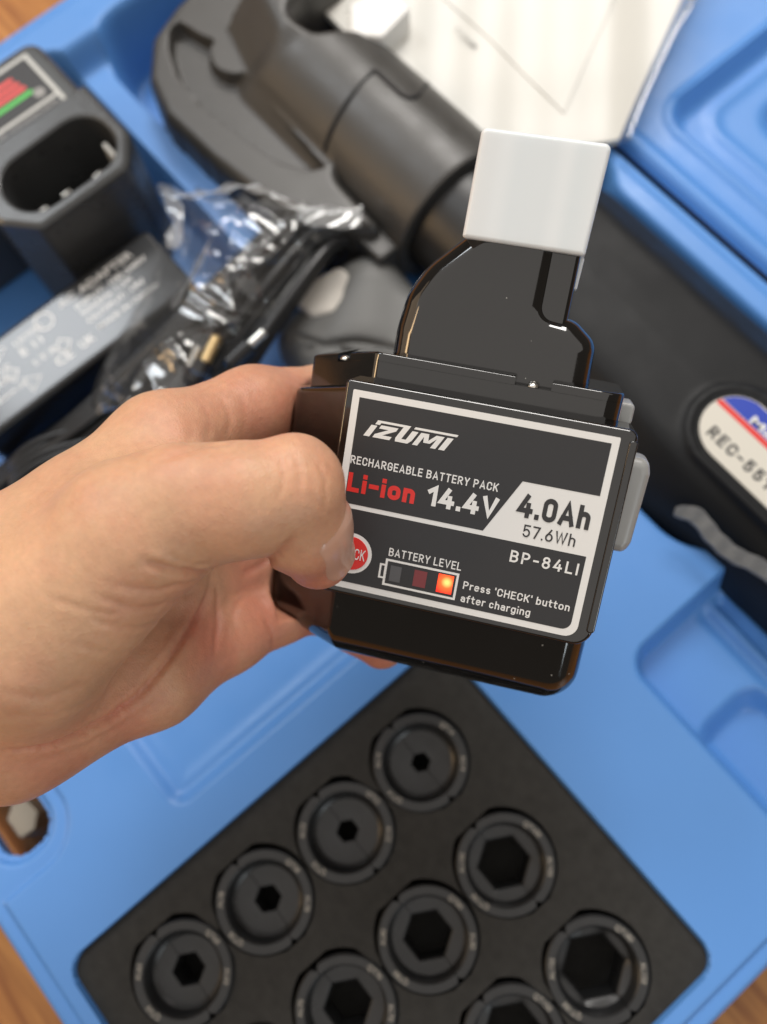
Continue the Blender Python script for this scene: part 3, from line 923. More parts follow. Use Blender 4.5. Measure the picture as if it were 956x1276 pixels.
# ------------------------------------------------------------------ crimping tool
tool = thing('crimping_tool', 'black battery crimping tool with C shaped steel head lying in the case', 'crimping tool', (-150, 190, 16))
def P2(lst, z): return [tuple(at(px, py, z)[:2]) for px, py in lst]
HZ = 67.0
def head():
    xs = np.arange(-385, -200, 0.9); ys = np.arange(90, 290, 0.9)
    X, Y = np.meshgrid(xs, ys, indexing='ij')
    vis = P2([(462, 286), (400, 277), (330, 252), (260, 197), (202, 142), (182, 95), (186, 45), (215, 5), (250, -30)], HZ)
    outer = vis + [(-384, 205), (-380, 240), (-362, 268), (-345, 276), (-328, 270), (-324, 250), (-324, 224), (-324, 198), (-318, 185), (-303, 190), (-296, 206), (-290, 220), (-255, 225), (-250, 188), (-245, 152), (-206, 150)]
    outer = round_poly(outer, 9, 4)
    d = sd_poly(X, Y, outer)
    Z = np.full(X.shape, HZ)
    pk = P2([(247, 42), (222, 26), (212, 38), (212, 62), (222, 95), (250, 128), (300, 168), (350, 202), (385, 211), (404, 207), (312, 104), (285, 60)], HZ)
    pk = round_poly(pk, [2, 3, 4, 6, 10, 14, 18, 14, 4, 1, 1, 1], 4)
    pd = sd_poly(X, Y, pk)
    bc = at(297, 62, HZ)
    boss = np.hypot(X - bc[0], Y - bc[1]) - 15.5
    pd = np.maximum(pd, -boss)
    Z -= 7.5 * sstep(-pd, 0.9)
    # raised yoke: steep flank, flat facet on top, running into the collar
    y0 = 146.0 + 0.30 * np.maximum(0, -306 - X)
    flank = HZ - 6 + (Y - y0) * 0.95
    top = 88.5 - 0.012 * (Y - 186) ** 2
    yz = smin(flank, top, 3.0)
    yz = np.where(X > -352 + 0.25 * np.abs(Y - 172), yz, 0)
    cyl = 49 + np.sqrt(np.maximum(37.5 ** 2 - (Y - 187.5) ** 2, 0))
    w_ = sstep(X + 312 - 0.25 * (Y - 170), 7)
    cyl = smax(cyl, np.where(Y < 187, np.minimum(HZ - 7.5 + (Y - 146.5) * 1.05, 72.5), 0), 2.0)
    yz = yz * (1 - w_) + cyl * w_
    Z = smax(Z, yz, 1.2)
    Z = np.where(d > -6, Z - 7 * np.clip((d + 6) / 6, 0, 1) ** 2.4, Z)
    Z = np.where(d > 0.0, 28.0, Z)
    return height_mesh(xs, ys, Z, d < 1.4)
v, f = head()
part('head', v, f, 'forged', tool, angle=50)
# pale block put in for the booklet paper showing at the opening
v, f = prism(round_poly([(-308, 216), (-292, 203), (-280, 214), (-284, 236), (-302, 238)], 3), 60, 81, bhi=1.5)
part('paper_standin', v, f, 'labelwhite', tool, label='pale block standing in for paper beside the head opening')
# collar: thick sleeve round the ram with a stepped groove
YC, ZC = 187.5, 49.0
v, f = lathe_x([(-262, 20), (-262, 36.4), (-261, 37.6), (-197, 38.2), (-194.5, 37.2), (-194.5, 31.5), (-198, 31.0), (-198, 20)], YC, ZC, 72)
part('collar', v, f, 'forged', tool, angle=30)
def on_cyl(x, ang, r): return (x, YC + r * math.sin(ang), ZC + r * math.cos(ang))
def cyl_hit(px, py, R_):
    """where a viewing ray meets the collar sleeve"""
    q = RWC @ ray(px, py); A_ = q[1] ** 2 + q[2] ** 2
    oy, oz = CAM[1] - YC, CAM[2] - ZC
    B_ = oy * q[1] + oz * q[2]; C0 = oy * oy + oz * oz - R_ * R_
    D_ = max(B_ * B_ - A_ * C0, 0)
    return CAM + q * ((-B_ - math.sqrt(D_)) / A_)
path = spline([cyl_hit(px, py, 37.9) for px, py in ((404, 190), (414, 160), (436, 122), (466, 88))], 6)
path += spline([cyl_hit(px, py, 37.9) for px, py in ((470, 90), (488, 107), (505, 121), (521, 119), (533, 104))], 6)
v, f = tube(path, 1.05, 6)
part('groove', v, f, 'dark', tool)  # near-black bead on the sleeve; its colour supplies the groove's shade
# side lug under the collar
v, f = prism(round_poly(rect(-236, -196, 139, 156), 2.5), 28, 58, bhi=2.0)
part('side_lug', v, f, 'forged', tool)
# neck and housing
v, f = lathe_x([(-200, 10), (-200, 33.4), (-197, 33.4), (-197, 31.0), (-120, 31.0), (-120, 10)], YC, ZC, 64)
part('neck', v, f, 'black', tool, angle=30)
def housing():
    F = Field((-178, 125, -6), (166, 262, 104), 1.6)
    a = F.cone((-120, 192, 48), (-30, 194, 44), 36, 47)
    b = F.cone((-30, 194, 44), (120, 201, 44), 47, 43)
    g = smin(a, b, 14)
    bo = F.rbox((-6, 199, 42), (160, 45, 42), 26)
    g = smin(g, bo, 10)
    # flattened top plane, tilting away towards the hinge side
    top = (F.Z - 84.0) + 0.10 * np.maximum(F.Y - 195, 0) + 0.0 * F.X
    g = smax(g, top, 4)
    side = (F.Y - 226) * 0.62 + (F.Z - 80) * 0.78
    g = smax(g, side + 0 * F.X, 2.5)
    low = -(F.Y - 150) * 0.72 + (F.Z - 74) * 0.69
    g = smax(g, low + 0 * F.X, 6)
    # oval boss round the rating plate
    q = np.hypot(np.maximum(np.abs(F.X - 20) - 40, 0), F.Y - 187.4) - 21.5
    q = np.maximum(q, np.abs(F.Z - 80) - 6.5)
    g = smin(g, q, 2.5)
    q2 = np.hypot(np.maximum(np.abs(F.X - 20) - 40, 0), F.Y - 187.4) - 18.2
    g = smax(g, -np.maximum(q2, 85.2 - F.Z), 0.8)
    return F.mesh(g)
v, f = housing()
part('housing', v, f, 'blackmat', tool, angle=None)
# round embossed boss on the housing
# rating plate with print
pl_out = [(20 + sx * 40 + 15.8 * math.cos(a) * 1.0, 187.4 + 15.8 * math.sin(a)) for sx, rng in ((1, (-math.pi / 2, math.pi / 2)), (-1, (math.pi / 2, 3 * math.pi / 2))) for a in np.linspace(*rng, 17)]
v, f = prism(pl_out, 84.9, 85.7, bhi=0.3, seg=2)
plate = part('rating_plate', v, f, 'plate_white', tool, label='cream plate with red stripe, blue field and model number')
def clip_plate(y0, y1, inset=0.5):
    R = 15.8 - inset
    ys_ = np.linspace(y0, y1, 10)
    L = [(20 - 40 - math.sqrt(max(R * R - (y - 187.4) ** 2, 0)), y) for y in ys_]
    Rr = [(20 + 40 + math.sqrt(max(R * R - (y - 187.4) ** 2, 0)), y) for y in ys_[::-1]]
    return L + Rr
def flat(poly, z): return [(p[0], p[1], z) for p in poly], [list(range(len(poly)))]
v, f = flat(clip_plate(193.2, 202.4), 85.78); part('blue_field', v, f, 'plate_blue', plate, smooth=False)
v, f = flat(clip_plate(190.2, 192.8), 85.80); part('red_stripe', v, f, 'labelred', plate, smooth=False)
v, f = flat([(6 + 16 * math.cos(a), 198.0 + 3.4 * math.sin(a)) for a in np.linspace(0, 2 * math.pi, 24)[:-1]], 85.80)
part('blue_glow_print', v + np.array([18, 0, 0]) if False else [(p[0] + 14, p[1] + 0.4, p[2]) for p in v], f, 'plate_cyan', plate, smooth=False)
def put_text(s, x, y, z, width, cap, material, parent, bold=0.0, name='lettering', rot=0.0):
    v, f = fit_text(s, width, cap, bold)
    c, sn = math.cos(rot), math.sin(rot)
    vv = [(x + p[0] * c - p[1] * sn, y + p[0] * sn + p[1] * c, z) for p in v]
    return part(name, vv, f, material, parent, smooth=False)
put_text('Maxell Izumi', -20, 193.9, 85.86, 48, 3.9, 'labelwhite', plate, 0.02)
v, f = din_text('REC-5510', -28, 10, 176.6, 5.6, 0.20, 0.24)
v[:, 2] += 85.80; part('lettering', v, f, 'labeldark', plate, smooth=False)
# wrist strap of grey webbing along the lower side
def strap():
    pth = spline([at(842, 636, 78), at(868, 642, 79), at(890, 668, 78), at(915, 690, 77), at(948, 706, 76), at(985, 735, 74)], 8)
    V = []; F = []
    n = len(pth)
    for i, p in enumerate(pth):
        t = pth[min(i + 1, n - 1)] - pth[max(0, i - 1)]; t = t / np.linalg.norm(t)
        s = np.cross(t, np.array([0, 0, 1.0])); s /= np.linalg.norm(s)
        w = 3.4 * (0.55 + 0.45 * min(1, i / 6))
        tilt = 0.75
        for u, zz in ((-1, 0), (1, 0), (1, -2), (-1, -2)):
            q = p + s * u * w * math.cos(tilt) + np.array([0, 0, -u * w * math.sin(tilt) + zz + 0.5 * math.sin(i * 1.1 + u)])
            V.append(q)
    for i in range(n - 1):
        for k in range(4): F.append((i * 4 + k, i * 4 + (k + 1) % 4, i * 4 + 4 + (k + 1) % 4, i * 4 + 4 + k))
    F.append((0, 1, 2, 3)); F.append(tuple((n - 1) * 4 + k for k in range(4)))
    return V, F
v, f = strap(); part('wrist_strap', v, f, 'strap', tool, angle=40)
# grey trigger grip lying beside the neck
def grip():
    F = Field((-236, 60, 8), (-30, 168, 66), 1.5)
    g = F.rbox((-140, 112, 30), (70, 36, 22), 14)
    g = smin(g, F.cone((-196, 128, 34), (-180, 112, 32), 20, 22), 8)
    g = smin(g, F.cone((-196, 92, 30), (-150, 85, 30), 14, 20), 8)
    cut = np.hypot(F.X + 128, F.Y - 62) - 62
    ring = np.abs(cut) - 1.2
    g = smax(g, -np.maximum(ring, 49 - F.Z), 0.8)
    ridge_ = np.abs((F.Y - 96) - 0.55 * (F.X + 176)) - 1.0
    g = smax(g, -np.maximum(ridge_ + 0 * F.Z, 49.5 - F.Z), 0.8)
    return F.mesh(g)
v, f = grip(); gripo = part('trigger_grip', v, f, 'greygrip', tool, angle=None)
v, f = prism(round_poly(P2([(366, 374), (392, 346), (424, 330), (440, 344), (437, 366), (416, 388), (388, 394)], 54), 3.5, 5), 40, 54, bhi=2.2, seg=4)
part('grip_end_cap', v, f, 'cream', gripo, label='cream coloured end cap of the grip')

# ------------------------------------------------------------------ charger
chg = thing('battery_charger', 'dark grey battery charger with an open oval socket, beside the crimping head', 'charger', (-340, 40, 16))
# back block with indicator panel
v, f = prism(round_poly(rect(-392, -343, -70, 81), [6, 6, 6, 8]), 18, 91, bhi=4, seg=4)
blk = part('rear_block', v, f, 'chg_grey', chg, angle=40)
# socket block: octagonal with a stadium well
def socket_block():
    out = round_poly([(-350, 84), (-312, 84), (-295, 72), (-295, 22), (-311, 8), (-350, 8)], [3, 8, 8, 6, 8, 3], 5)
    hole = round_poly([(-337, 77), (-302, 77), (-302, 19), (-335, 19)], [15, 16, 16, 15], 9)
    V = []; F = []
    rings = []
    def ring(poly, z, off):
        c = np.mean(poly, 0); o = len(V)
        P = np.array(poly)
        # inward offset along normals
        nrm = np.roll(P, -1, 0) - np.roll(P, 1, 0)
        nrm = np.stack([-nrm[:, 1], nrm[:, 0]], 1); nrm /= np.linalg.norm(nrm, axis=1)[:, None] + 1e-9
        if ((P[0] + nrm[0] * 0.1 - c) ** 2).sum() > ((P[0] - c) ** 2).sum(): nrm = -nrm
        Q = P + nrm * off
        V.extend((q[0], q[1], z) for q in Q)
        return list(range(o, o + len(poly)))
    def stitch(a, b):
        n = len(a)
        for i in range(n): F.append([a[i], a[(i + 1) % n], b[(i + 1) % n], b[i]])
    r0 = ring(out, 18, 0); r1 = ring(out, 89, 0.0); r2 = ring(out, 91.5, 0.9); r3 = ring(out, 93, 3.0)
    stitch(r0, r1); stitch(r1, r2); stitch(r2, r3)
    h0 = ring(hole, 93, -1.6); h1 = ring(hole, 92.3, -0.4); h2 = ring(hole, 90.5, 0.2); h3 = ring(hole, 40, 1.5)
    stitch(h0, h1); stitch(h1, h2); stitch(h2, h3); F.append(h3)
    # cap between r3 and h0
    pts = [Vector(V[i][:2]) for i in r3] + [Vector(V[i][:2]) for i in h0]
    n1, n2 = len(r3), len(h0)
    ed = [(i, (i + 1) % n1) for i in range(n1)] + [(n1 + i, n1 + (i + 1) % n2) for i in range(n2)]
    r = delaunay_2d_cdt(pts, ed, [], 1, 1e-5)
    mp = r3 + h0
    hp = [V[i][:2] for i in h0]
    back = {}
    for k, orig in enumerate(r[3]):
        back[k] = mp[orig[0]] if orig else None
    for t in r[2]:
        c = sum((r[0][i] for i in t), Vector((0, 0))) / len(t)
        if float(sd_poly(np.array([c[0]]), np.array([c[1]]), hp)[0]) < -1e-3: continue
        F.append([back[i] for i in t])
    return V, F
v, f = socket_block()
sb = part('socket_block', v, f, 'chg_grey', chg, angle=32)
v, f = prism(round_poly(rect(-329, -309, 26, 66), 6), 40.5, 41.5); part('socket_floor', v, f, 'dark', sb)
for (x, y) in ((-322, 30), (-314, 36), (-322, 44), (-312, 56), (-320, 62)):
    v, f = prism(rect(x - 1, x + 1, y - 2.5, y + 2.5), 41.6, 72, bhi=0.5)
    part('contact', v, f, 'steel', sb)
v, f = prism(round_poly(rect(-322, -309, 71.2, 73.6), 1), 62, 84, bhi=0.5); part('socket_liner', v, f, 'silver', sb)
# indicator panel print on the rear block (z 91)
pz = 91.08
def bar(x0, x1, y0, y1, z=pz): return [(x0, y0, z), (x1, y0, z), (x1, y1, z), (x0, y1, z)], [[0, 1, 2, 3]]
panel = part('indicator_panel', *bar(-385, -352, -60, 71.5), 'labeldark', blk, smooth=False)
part('panel_frame', *join(bar(-385.5, -383.5, -60, 72, pz + .06), bar(-385.5, -349, 70.4, 72.6, pz + .12), bar(-355.6, -353.8, -60, 70.4, pz + .06)), 'silver', blk, smooth=False)
for k, (m_, x) in enumerate((('red', -376.5), ('red', -372.5), ('red', -368.6), ('green', -364.2))):
    v, f = flat(round_poly(rect(x - 1.3, x + 1.3, 30, 59 + k * 1.2), 1.2, 4), pz + 0.14)
    part('indicator_bar', v, f, m_, panel, smooth=False)
v, f = flat([(-361 + 3 * math.cos(a), 64.5 + 3 * math.sin(a)) for a in np.linspace(0, 2 * math.pi, 21)[:-1]], pz + 0.14)
part('indicator_lamp', v, f, 'print_faint', panel, smooth=False)
def text_rot(s, x, y, z, width, cap, material, parent, bold=0.0, ang=90, name='lettering'):
    v, f = fit_text(s, width, cap, bold)
    a = math.radians(ang); c, sn = math.cos(a), math.sin(a)
    return part(name, [(x + p[0] * c - p[1] * sn, y + p[0] * sn + p[1] * c, z) for p in v], f, material, parent, smooth=False)
text_rot('BATTERY CHARGER', -350.2, 14, pz + 0.1, 55, 2.6, 'print_faint', panel, 0.01, 90)

# ------------------------------------------------------------------ power adapter
ad = thing('power_adapter', 'black power adapter brick with a glossy printed label, in front of the charger', 'power adapter', (-266, 5, 16))
v, f = prism(round_poly(rect(-288, -245, -62, 64), 4), 18, 60, bhi=2.5, seg=4)
adb = part('housing', v, f, 'black', ad, angle=40)
v, f = flat(round_poly(rect(-285, -248, -58, 61), 2), 60.1)
adl = part('label', v, f, 'adapter_label', ad, smooth=False)
az = 60.16
def ad_text(s, x, y, w, cap, b=0.01): return text_rot(s, x, y, az, w, cap, 'adapter_print', adl, b, 90)
for k, (s, x, y, w, c) in enumerate([('AC ADAPTER', -279, 6, 44, 4.2), ('INPUT: 100-240V', -273, 12, 42, 3.0), ('50/60Hz 1.2A', -268.5, 12, 30, 2.8), ('OUTPUT: 19V', -263, 12, 34, 3.0),
                                     ('MADE IN CHINA', -257, 14, 36, 2.6), ('LISTED', -277, -22, 16, 2.8), ('E 11', -270, -22, 12, 4.5), ('I.T.E.', -262, -20, 14, 3.0), ('CE', -254, -12, 9, 5.0), ('UK', -254, 2, 8, 4.6), ('LPS', -276, -44, 12, 3.6), ('EFFICIENCY VI', -270, -52, 22, 2.4), ('CAUTION', -264, -52, 20, 2.8), ('FOR INDOOR USE', -257, -54, 26, 2.2)]):
    ad_text(s, x, y, w, c)
def ring_shape(cx, cy, r, wd, n=24, z=az):
    V = []; F = []
    for k in range(n):
        a = 2 * math.pi * k / n + math.pi / 2 * (n < 6)
        V += [(cx + r * math.cos(a), cy + r * math.sin(a), z), (cx + (r - wd) * math.cos(a), cy + (r - wd) * math.sin(a), z)]
    for k in range(n):
        j = (k + 1) % n; F.append([2 * k, 2 * j, 2 * j + 1, 2 * k + 1])
    return V, F
for cx, cy, r, n in ((-279, -4, 5, 24), (-266, -32, 4.6, 4), (-256, -26, 5.4, 3), (-280, -30, 4.2, 3), (-262, -4, 4.5, 4)):
    v, f = ring_shape(cx, cy, r, 0.9, n); part('printed_symbol', v, f, 'adapter_print', adl, smooth=False)

# ------------------------------------------------------------------ cords
cord = thing('cable_bundle', 'bundle of black power cords coiled beside the adapter', 'cord', (-220, 20, 16))
rng = random.Random(11)
def wp(px, py, z): return at(px, py, z)
for k in range(14):
    o = (k - 4) * 7.0
    z0 = 46 + (k * 37 % 5) * 4.2
    pts = [wp(408 + o * .4, 262 + o * .55 + 10, z0 - 6), wp(372 + o * .6, 285 + o * .5, z0 + 6), wp(300 + o * .8, 360 + o * .6, z0 + 8 + (k % 3) * 2), wp(215 + o * 1.0, 452 + o * .75, z0 + 4),
           wp(120 + o * .9, 535 + o * .6, z0), wp(40 + o * .5, 590 + o * .8, z0 - 6), wp(-20 + o, 640 + o * .5, z0 - 10)]
    v, f = tube(spline(pts, 10), 2.9, 10)
    part('cable', v, f, 'cable', cord, angle=None)
# loose loops near the wrist
for k in range(4):
    z0 = 52 + 3.4 * k
    pts = [wp(230, 520 + 6 * k, z0), wp(150, 528 + 7 * k, z0 + 2), wp(60, 545 + 9 * k, z0 + 2), wp(18, 575 + 9 * k, z0), wp(30, 610 + 5 * k, z0 - 2), wp(90, 622, z0 - 4), wp(170, 600, z0 - 4)]
    v, f = tube(spline(pts, 10), 2.0, 10)
    part('cable', v, f, 'cable', cord, angle=None)
def rod(p, q, r, r2=None, seg=14):
    p = np.array(p); q = np.array(q); r2 = r if r2 is None else r2
    return tube([p, p + (q - p) * .04, p + (q - p) * .96, q], [r * .8, r, r2, r2 * .8], seg)
v, f = rod(wp(256, 452, 78), wp(271, 420, 80), 2.9); plug = part('plug_tip', v, f, 'brass', cord, label='bare metal barrel plug tip')
v, f = rod(wp(240, 478, 76), wp(256, 452, 78), 4.6); part('plug_body', v, f, 'cable', cord)
v, f = rod(wp(236, 458, 74), wp(248, 432, 76), 2.7); part('plug_tip', v, f, 'steel', cord, label='bare metal barrel plug tip')
v, f = rod(wp(218, 488, 72), wp(236, 458, 74), 4.4); part('plug_body', v, f, 'cable', cord)
v, f = rod(wp(312, 430, 74), wp(330, 413, 75), 2.4); part('plug_tip', v, f, 'steel', cord, label='bare metal barrel plug tip')
v, f = rod(wp(285, 455, 72), wp(312, 430, 74), 4.4); part('plug_body', v, f, 'cable', cord)
# ribbed strain reliefs
def ribbed(p, q, r, n):
    p = np.array(p); q = np.array(q); path = []; rr = []
    for i in range(n * 4 + 1):
        t = i / (n * 4); path.append(p + (q - p) * t); rr.append(r * (1.0 + 0.22 * math.sin(t * n * 2 * math.pi)))
    return tube(path, rr, 10)
for a, b_, r in ((wp(140, 492, 72), wp(196, 430, 74), 3.2), (wp(262, 418, 76), wp(318, 330, 80), 3.0), (wp(285, 400, 72), wp(300, 345, 78), 2.6)):
    v, f = ribbed(a, b_, r, 12); part('strain_relief', v, f, 'cable', cord, angle=None)

# clear bag round the cords
def wrinkles(px, py, seed, amp):
    s = 0
    r = random.Random(seed)
    for k in range(9):
        th = r.uniform(0, math.pi); fr = r.uniform(0.012, 0.045); ph = r.uniform(0, 6.28)
        q = math.sin((px * math.cos(th) + py * math.sin(th)) * fr + ph + 1.5 * math.sin((px * math.sin(th) - py * math.cos(th)) * fr * 0.4 + ph))
        s += (1 - abs(q)) ** 3 * r.uniform(0.4, 1.0)
    return s * amp
def bag_surface():
    # outline (px) from the opening near the head down over the cords
    left = [(198, 232), (205, 262), (196, 320), (170, 380), (140, 430), (118, 480), (110, 520)]
    right = [(452, 262), (448, 284), (410, 300), (385, 345), (345, 400), (305, 440), (280, 470)]
    L = spline([(*p, 0) for p in left], 22); R = spline([(*p, 0) for p in right], 22)
    n = len(L); m = 110
    V = []; F = []
    for i in range(n):
        for j in range(m):
            t = j / (m - 1)
            p = L[i] * (1 - t) + R[i] * t
            bulge = math.sin(math.pi * t) ** 0.6
            z = 54 + 28 * bulge + wrinkles(p[0], p[1], 5, 2.6) - (5 if i < 4 else 0)
            if i < 12: z = z * 1.0 - (12 - i) * 1.0
            V.append(at(p[0], p[1] + 5 * math.sin(j * 0.5 + 1) * max(0, 8 - i) / 8, z))
    for i in range(n - 1):
        for j in range(m - 1):
            F.append((i * m + j, i * m + j + 1, (i + 1) * m + j + 1, (i + 1) * m + j))
    return V, F
v, f = bag_surface()
bag = thing('plastic_bag', 'crumpled clear plastic bag wrapped over the coiled black cords', 'plastic bag', (-230, 60, 50))
part('film', v, f, 'film', bag, angle=None)
def ribbon(pts, w, seed):
    pth = spline(pts, 8); V = []; F = []; n = len(pth)
    for i, p in enumerate(pth):
        t = pth[min(i + 1, n - 1)] - pth[max(0, i - 1)]; t = t / np.linalg.norm(t)
        sd_ = np.cross(t, np.array([0, 0, 1.0])); sd_ /= np.linalg.norm(sd_)
        for u in (-1, -.3, .3, 1): V.append(p + sd_ * u * w * (1 + .25 * math.sin(i * .9 + seed)) + np.array([0, 0, 1.2 * math.sin(u * 2 + i * .7 + seed)]))
    for i in range(n - 1):
        for k in range(3): F.append((i * 4 + k, i * 4 + k + 1, i * 4 + 5 + k, i * 4 + 4 + k))
    return V, F
for pts_, w_ in (([at(198, 232, 70), at(230, 243, 74), at(262, 240, 78), at(300, 232, 82), at(335, 240, 84), at(368, 257, 82), at(410, 262, 78), at(452, 262, 76)], 1.6),
                 ([at(372, 262, 80), at(400, 272, 79), at(450, 274, 77)], 4.5), ([at(205, 236, 72), at(222, 270, 74), at(214, 310, 72)], 3.2), ([at(262, 300, 80), at(236, 350, 76), at(214, 385, 72)], 1.2)):
    v, f = ribbon(pts_, w_, len(pts_)); part('folded_edge', v, f, 'film_edge', bag, angle=None)

# ------------------------------------------------------------------ booklet in clear sleeve
man = thing('instruction_booklet', 'cream instruction booklet in a clear sleeve above the white cap', 'booklet', (-220, 280, 62))
def sheet(poly, z0, z1, sag=0.0, bev=0.4): return prism(round_poly(poly, 2), z0, z1, bhi=bev)
bk_out = [(-330, 226), (-200, 228), (-160, 259), (-193, 340), (-330, 380)]
bk_out = [tuple(at(*p, 66)[:2]) for p in [(330, -60), (420, 30), (600, 200), (772, 172), (845, 8), (900, -120), (520, -160)]]
def soft_sheet(poly, z, amp, seed, step=3.0, thick=4.0):
    P = np.array(poly); xs = np.arange(P[:, 0].min() - step, P[:, 0].max() + step, step); ys = np.arange(P[:, 1].min() - step, P[:, 1].max() + step, step)
    pts = [Vector(p) for p in poly]; n = len(pts)
    X, Y = np.meshgrid(xs, ys, indexing='ij'); d = sd_poly(X, Y, poly)
    pts += [Vector((x, y)) for x, y, dd in zip(X.ravel(), Y.ravel(), d.ravel()) if dd < -step * 0.5]
    r = delaunay_2d_cdt(pts, [(i, (i + 1) % n) for i in range(n)], [], 1, 1e-4)
    def hz(x, y): return z + amp * (math.sin(x * .05 + seed) * math.cos(y * .043 + seed * 2) + 0.5 * math.sin((x + y) * .11 + seed))
    V = [(p[0], p[1], hz(p[0], p[1])) for p in r[0]]
    F = [list(t) for t in r[2]]
    m = len(V)
    top = []; 
    for p in poly: V.append((p[0], p[1], hz(*p))); V.append((p[0], p[1], hz(*p) - thick))
    for i in range(n):
        j = (i + 1) % n; F.append([m + 2 * i, m + 2 * j, m + 2 * j + 1, m + 2 * i + 1])
    return V, F, hz
def dens(poly, st=6.0):
    out = []
    for i in range(len(poly)):
        a = np.array(poly[i]); b = np.array(poly[(i + 1) % len(poly)]); n = max(1, int(np.linalg.norm(b - a) / st))
        out += [tuple(a + (b - a) * k / n) for k in range(n)]
    return out
v, f, hz = soft_sheet(dens(bk_out), 66, 1.0, 1.0)
cover = part('cover', v, f, 'paper', man, angle=40)
in_out = [tuple(at(*p, 68)[:2]) for p in [(560, -60), (545, -15), (703, 138), (790, -60)]]
v, f, hz2 = soft_sheet(dens(in_out), 67.2, 1.0, 1.0, thick=1.2)
part('page_block', v, f, 'paper', man, angle=40)
a0 = at(574, 38, 67); b0 = at(604, 66, 67)
ang = math.degrees(math.atan2(b0[1] - a0[1], b0[0] - a0[0]))
text_rot('T106M', a0[0] - 3, a0[1] - 3, 67.9, 17, 3.2, 'paper_line', man, 0.01, ang)
# sleeve
sl_out = [tuple(at(*p, 71)[:2]) for p in [(440, -60), (430, 10), (620, 190), (782, 176), (800, 120), (862, 2), (905, -110)]]
v, f, hz3 = soft_sheet(dens(sl_out, 4), 71, 1.7, 4.0, step=3.0, thick=3.0)
sleeve = part('sleeve', v, f, 'sleeve', man, angle=None)
v, f = tube(spline([at(783, 172, 70), at(800, 128, 71), at(822, 80, 72), at(842, 38, 73), at(864, 2, 74), at(890, -60, 74)], 6), 1.5, 8)
part('sleeve_edge', v, f, 'film', man, angle=None)

# ------------------------------------------------------------------ small block on the table
v, f = prism(round_poly(P2([(8, 1022), (14, 1003), (32, 996), (47, 1012), (43, 1034), (25, 1046)], 24), 1.6), 0.2, 24, bhi=1.0)
o = part('plaster_block', v, f, 'block', None)
tag(o, 'small off-white block on the table seen through the case handle opening', 'block')

# ------------------------------------------------------------------ battery pack (local frame: x right, y up, z out of the label)
TLp, TRp, BRp, BLp = (439, 485), (770, 545.5), (718, 797), (408, 729)
rr = [ray(*p) for p in (TLp, TRp, BRp, BLp)]
sol = np.linalg.solve(np.array([-rr[1], rr[2], -rr[3]]).T, -rr[0])
Q = [d_ * r_ for d_, r_ in zip([1, *sol], rr)]
k_ = 72.0 / np.linalg.norm(Q[1] - Q[0]); Q = [q * k_ for q in Q]
LC = sum(Q) / 4
ex = Q[1] - Q[0]; ex /= np.linalg.norm(ex)
ey = Q[0] - Q[3]; ey -= ex * (ey @ ex); ey /= np.linalg.norm(ey)
ez = np.cross(ex, ey)
BC = np.array([ex, ey, ez]).T                   # battery -> camera rotation
BW = RWC @ BC; BO = cam2w(LC)
bm_ = Matrix([[*map(float, BW[i]), float(BO[i]) * MM] for i in range(3)] + [[0, 0, 0, 1]])
bat = thing('battery_pack', 'glossy black rechargeable battery pack with printed label, held in the hand', 'battery pack', M=bm_)
BODY = round_poly([(41, -4), (-35.5, -4), (-60.5, -26), (-60.5, -50), (41, -50)], [9.5, 5, 11, 11, 11], 9)
def wing(vf, draft=0.0):
    # the side of the pack drops slightly towards its rear left corner
    out = []
    for x, y, z in vf[0]:
        w_ = max(0.0, -35.0 - x)
        zz = z - (29.5 - y) * draft * max(0.0, min(1.0, (z + 40) / 30.0))      # moulding draft of the front wall
        out.append((x, y - (0.28 * w_ if y > 0 else -0.05 * w_), zz))
    return out, vf[1]
def bp(name, vf, m_, parent=None, **kw): return part(name, vf[0], vf[1], m_, parent or bat, world=False, **kw)
body = bp('body', wing(prism(BODY, -57.5, 29.5, 'y', 11.5, 1.6, seg=10), 0.11), 'gloss', angle=40)
# raised label panel with rounded lower right corner
PAN = round_poly([(-38.6, 31.2), (-38.6, -30.6), (40.6, -30.6), (40.6, 31.2)], [1.2, 3, 5.5, 2.5], 7)
panel_b = bp('label_panel', prism(PAN, -15, -0.25, 'z', 0, 1.1, seg=5), 'gloss', angle=40)
# groove line beside the panel: slim raised rib along the right edge
bp('panel_rib', prism(round_poly(rect(38.6, 40.9, -26, 28.5), 1.0), -3, 0.15, 'z', 0, 0.5), 'gloss', panel_b)
COL = round_poly([(36.0, -8.5), (-32.5, -8.5), (-56.0, -27), (-56.0, -46), (36.0, -46)], [7, 4, 3, 6, 6], 7)
collar = bp('top_collar', wing(prism(COL, 28.5, 36.6, 'y', 0, 0, seg=4)), 'gloss', angle=40)
def collar_rim(x0, x1):      # upper rim of the collar stands in segments beside the notches
    return prism(round_poly(rect(x0, x1, -46, -8.5), 0.2), 36.55, 38.8, 'y', 0, 0.8)
import copy
def cut_outline(poly, x0, x1):
    bmq = bmesh.new(); vs = [bmq.verts.new((p[0], p[1], 0)) for p in poly]; bmq.faces.new(vs)
    for xx, nn in ((x0, -1), (x1, 1)):
        bmesh.ops.bisect_plane(bmq, geom=bmq.verts[:] + bmq.edges[:] + bmq.faces[:], plane_co=(xx, 0, 0), plane_no=(nn, 0, 0), clear_outer=True)
    bmq.faces.ensure_lookup_table()
    out = [(v_.co.x, v_.co.y) for v_ in bmq.faces[0].verts]; bmq.free()
    return out  # plain list: its rim is bevelled by prism
bp('collar_rim', wing(prism(cut_outline(COL, -42, 6.2), 36.5, 39.0, 'y', 0, 0.7)), 'gloss', collar, angle=40)
bp('collar_rim', prism(cut_outline(COL, 16.2, 40), 36.5, 39.0, 'y', 0, 0.7), 'gloss', collar, angle=40)
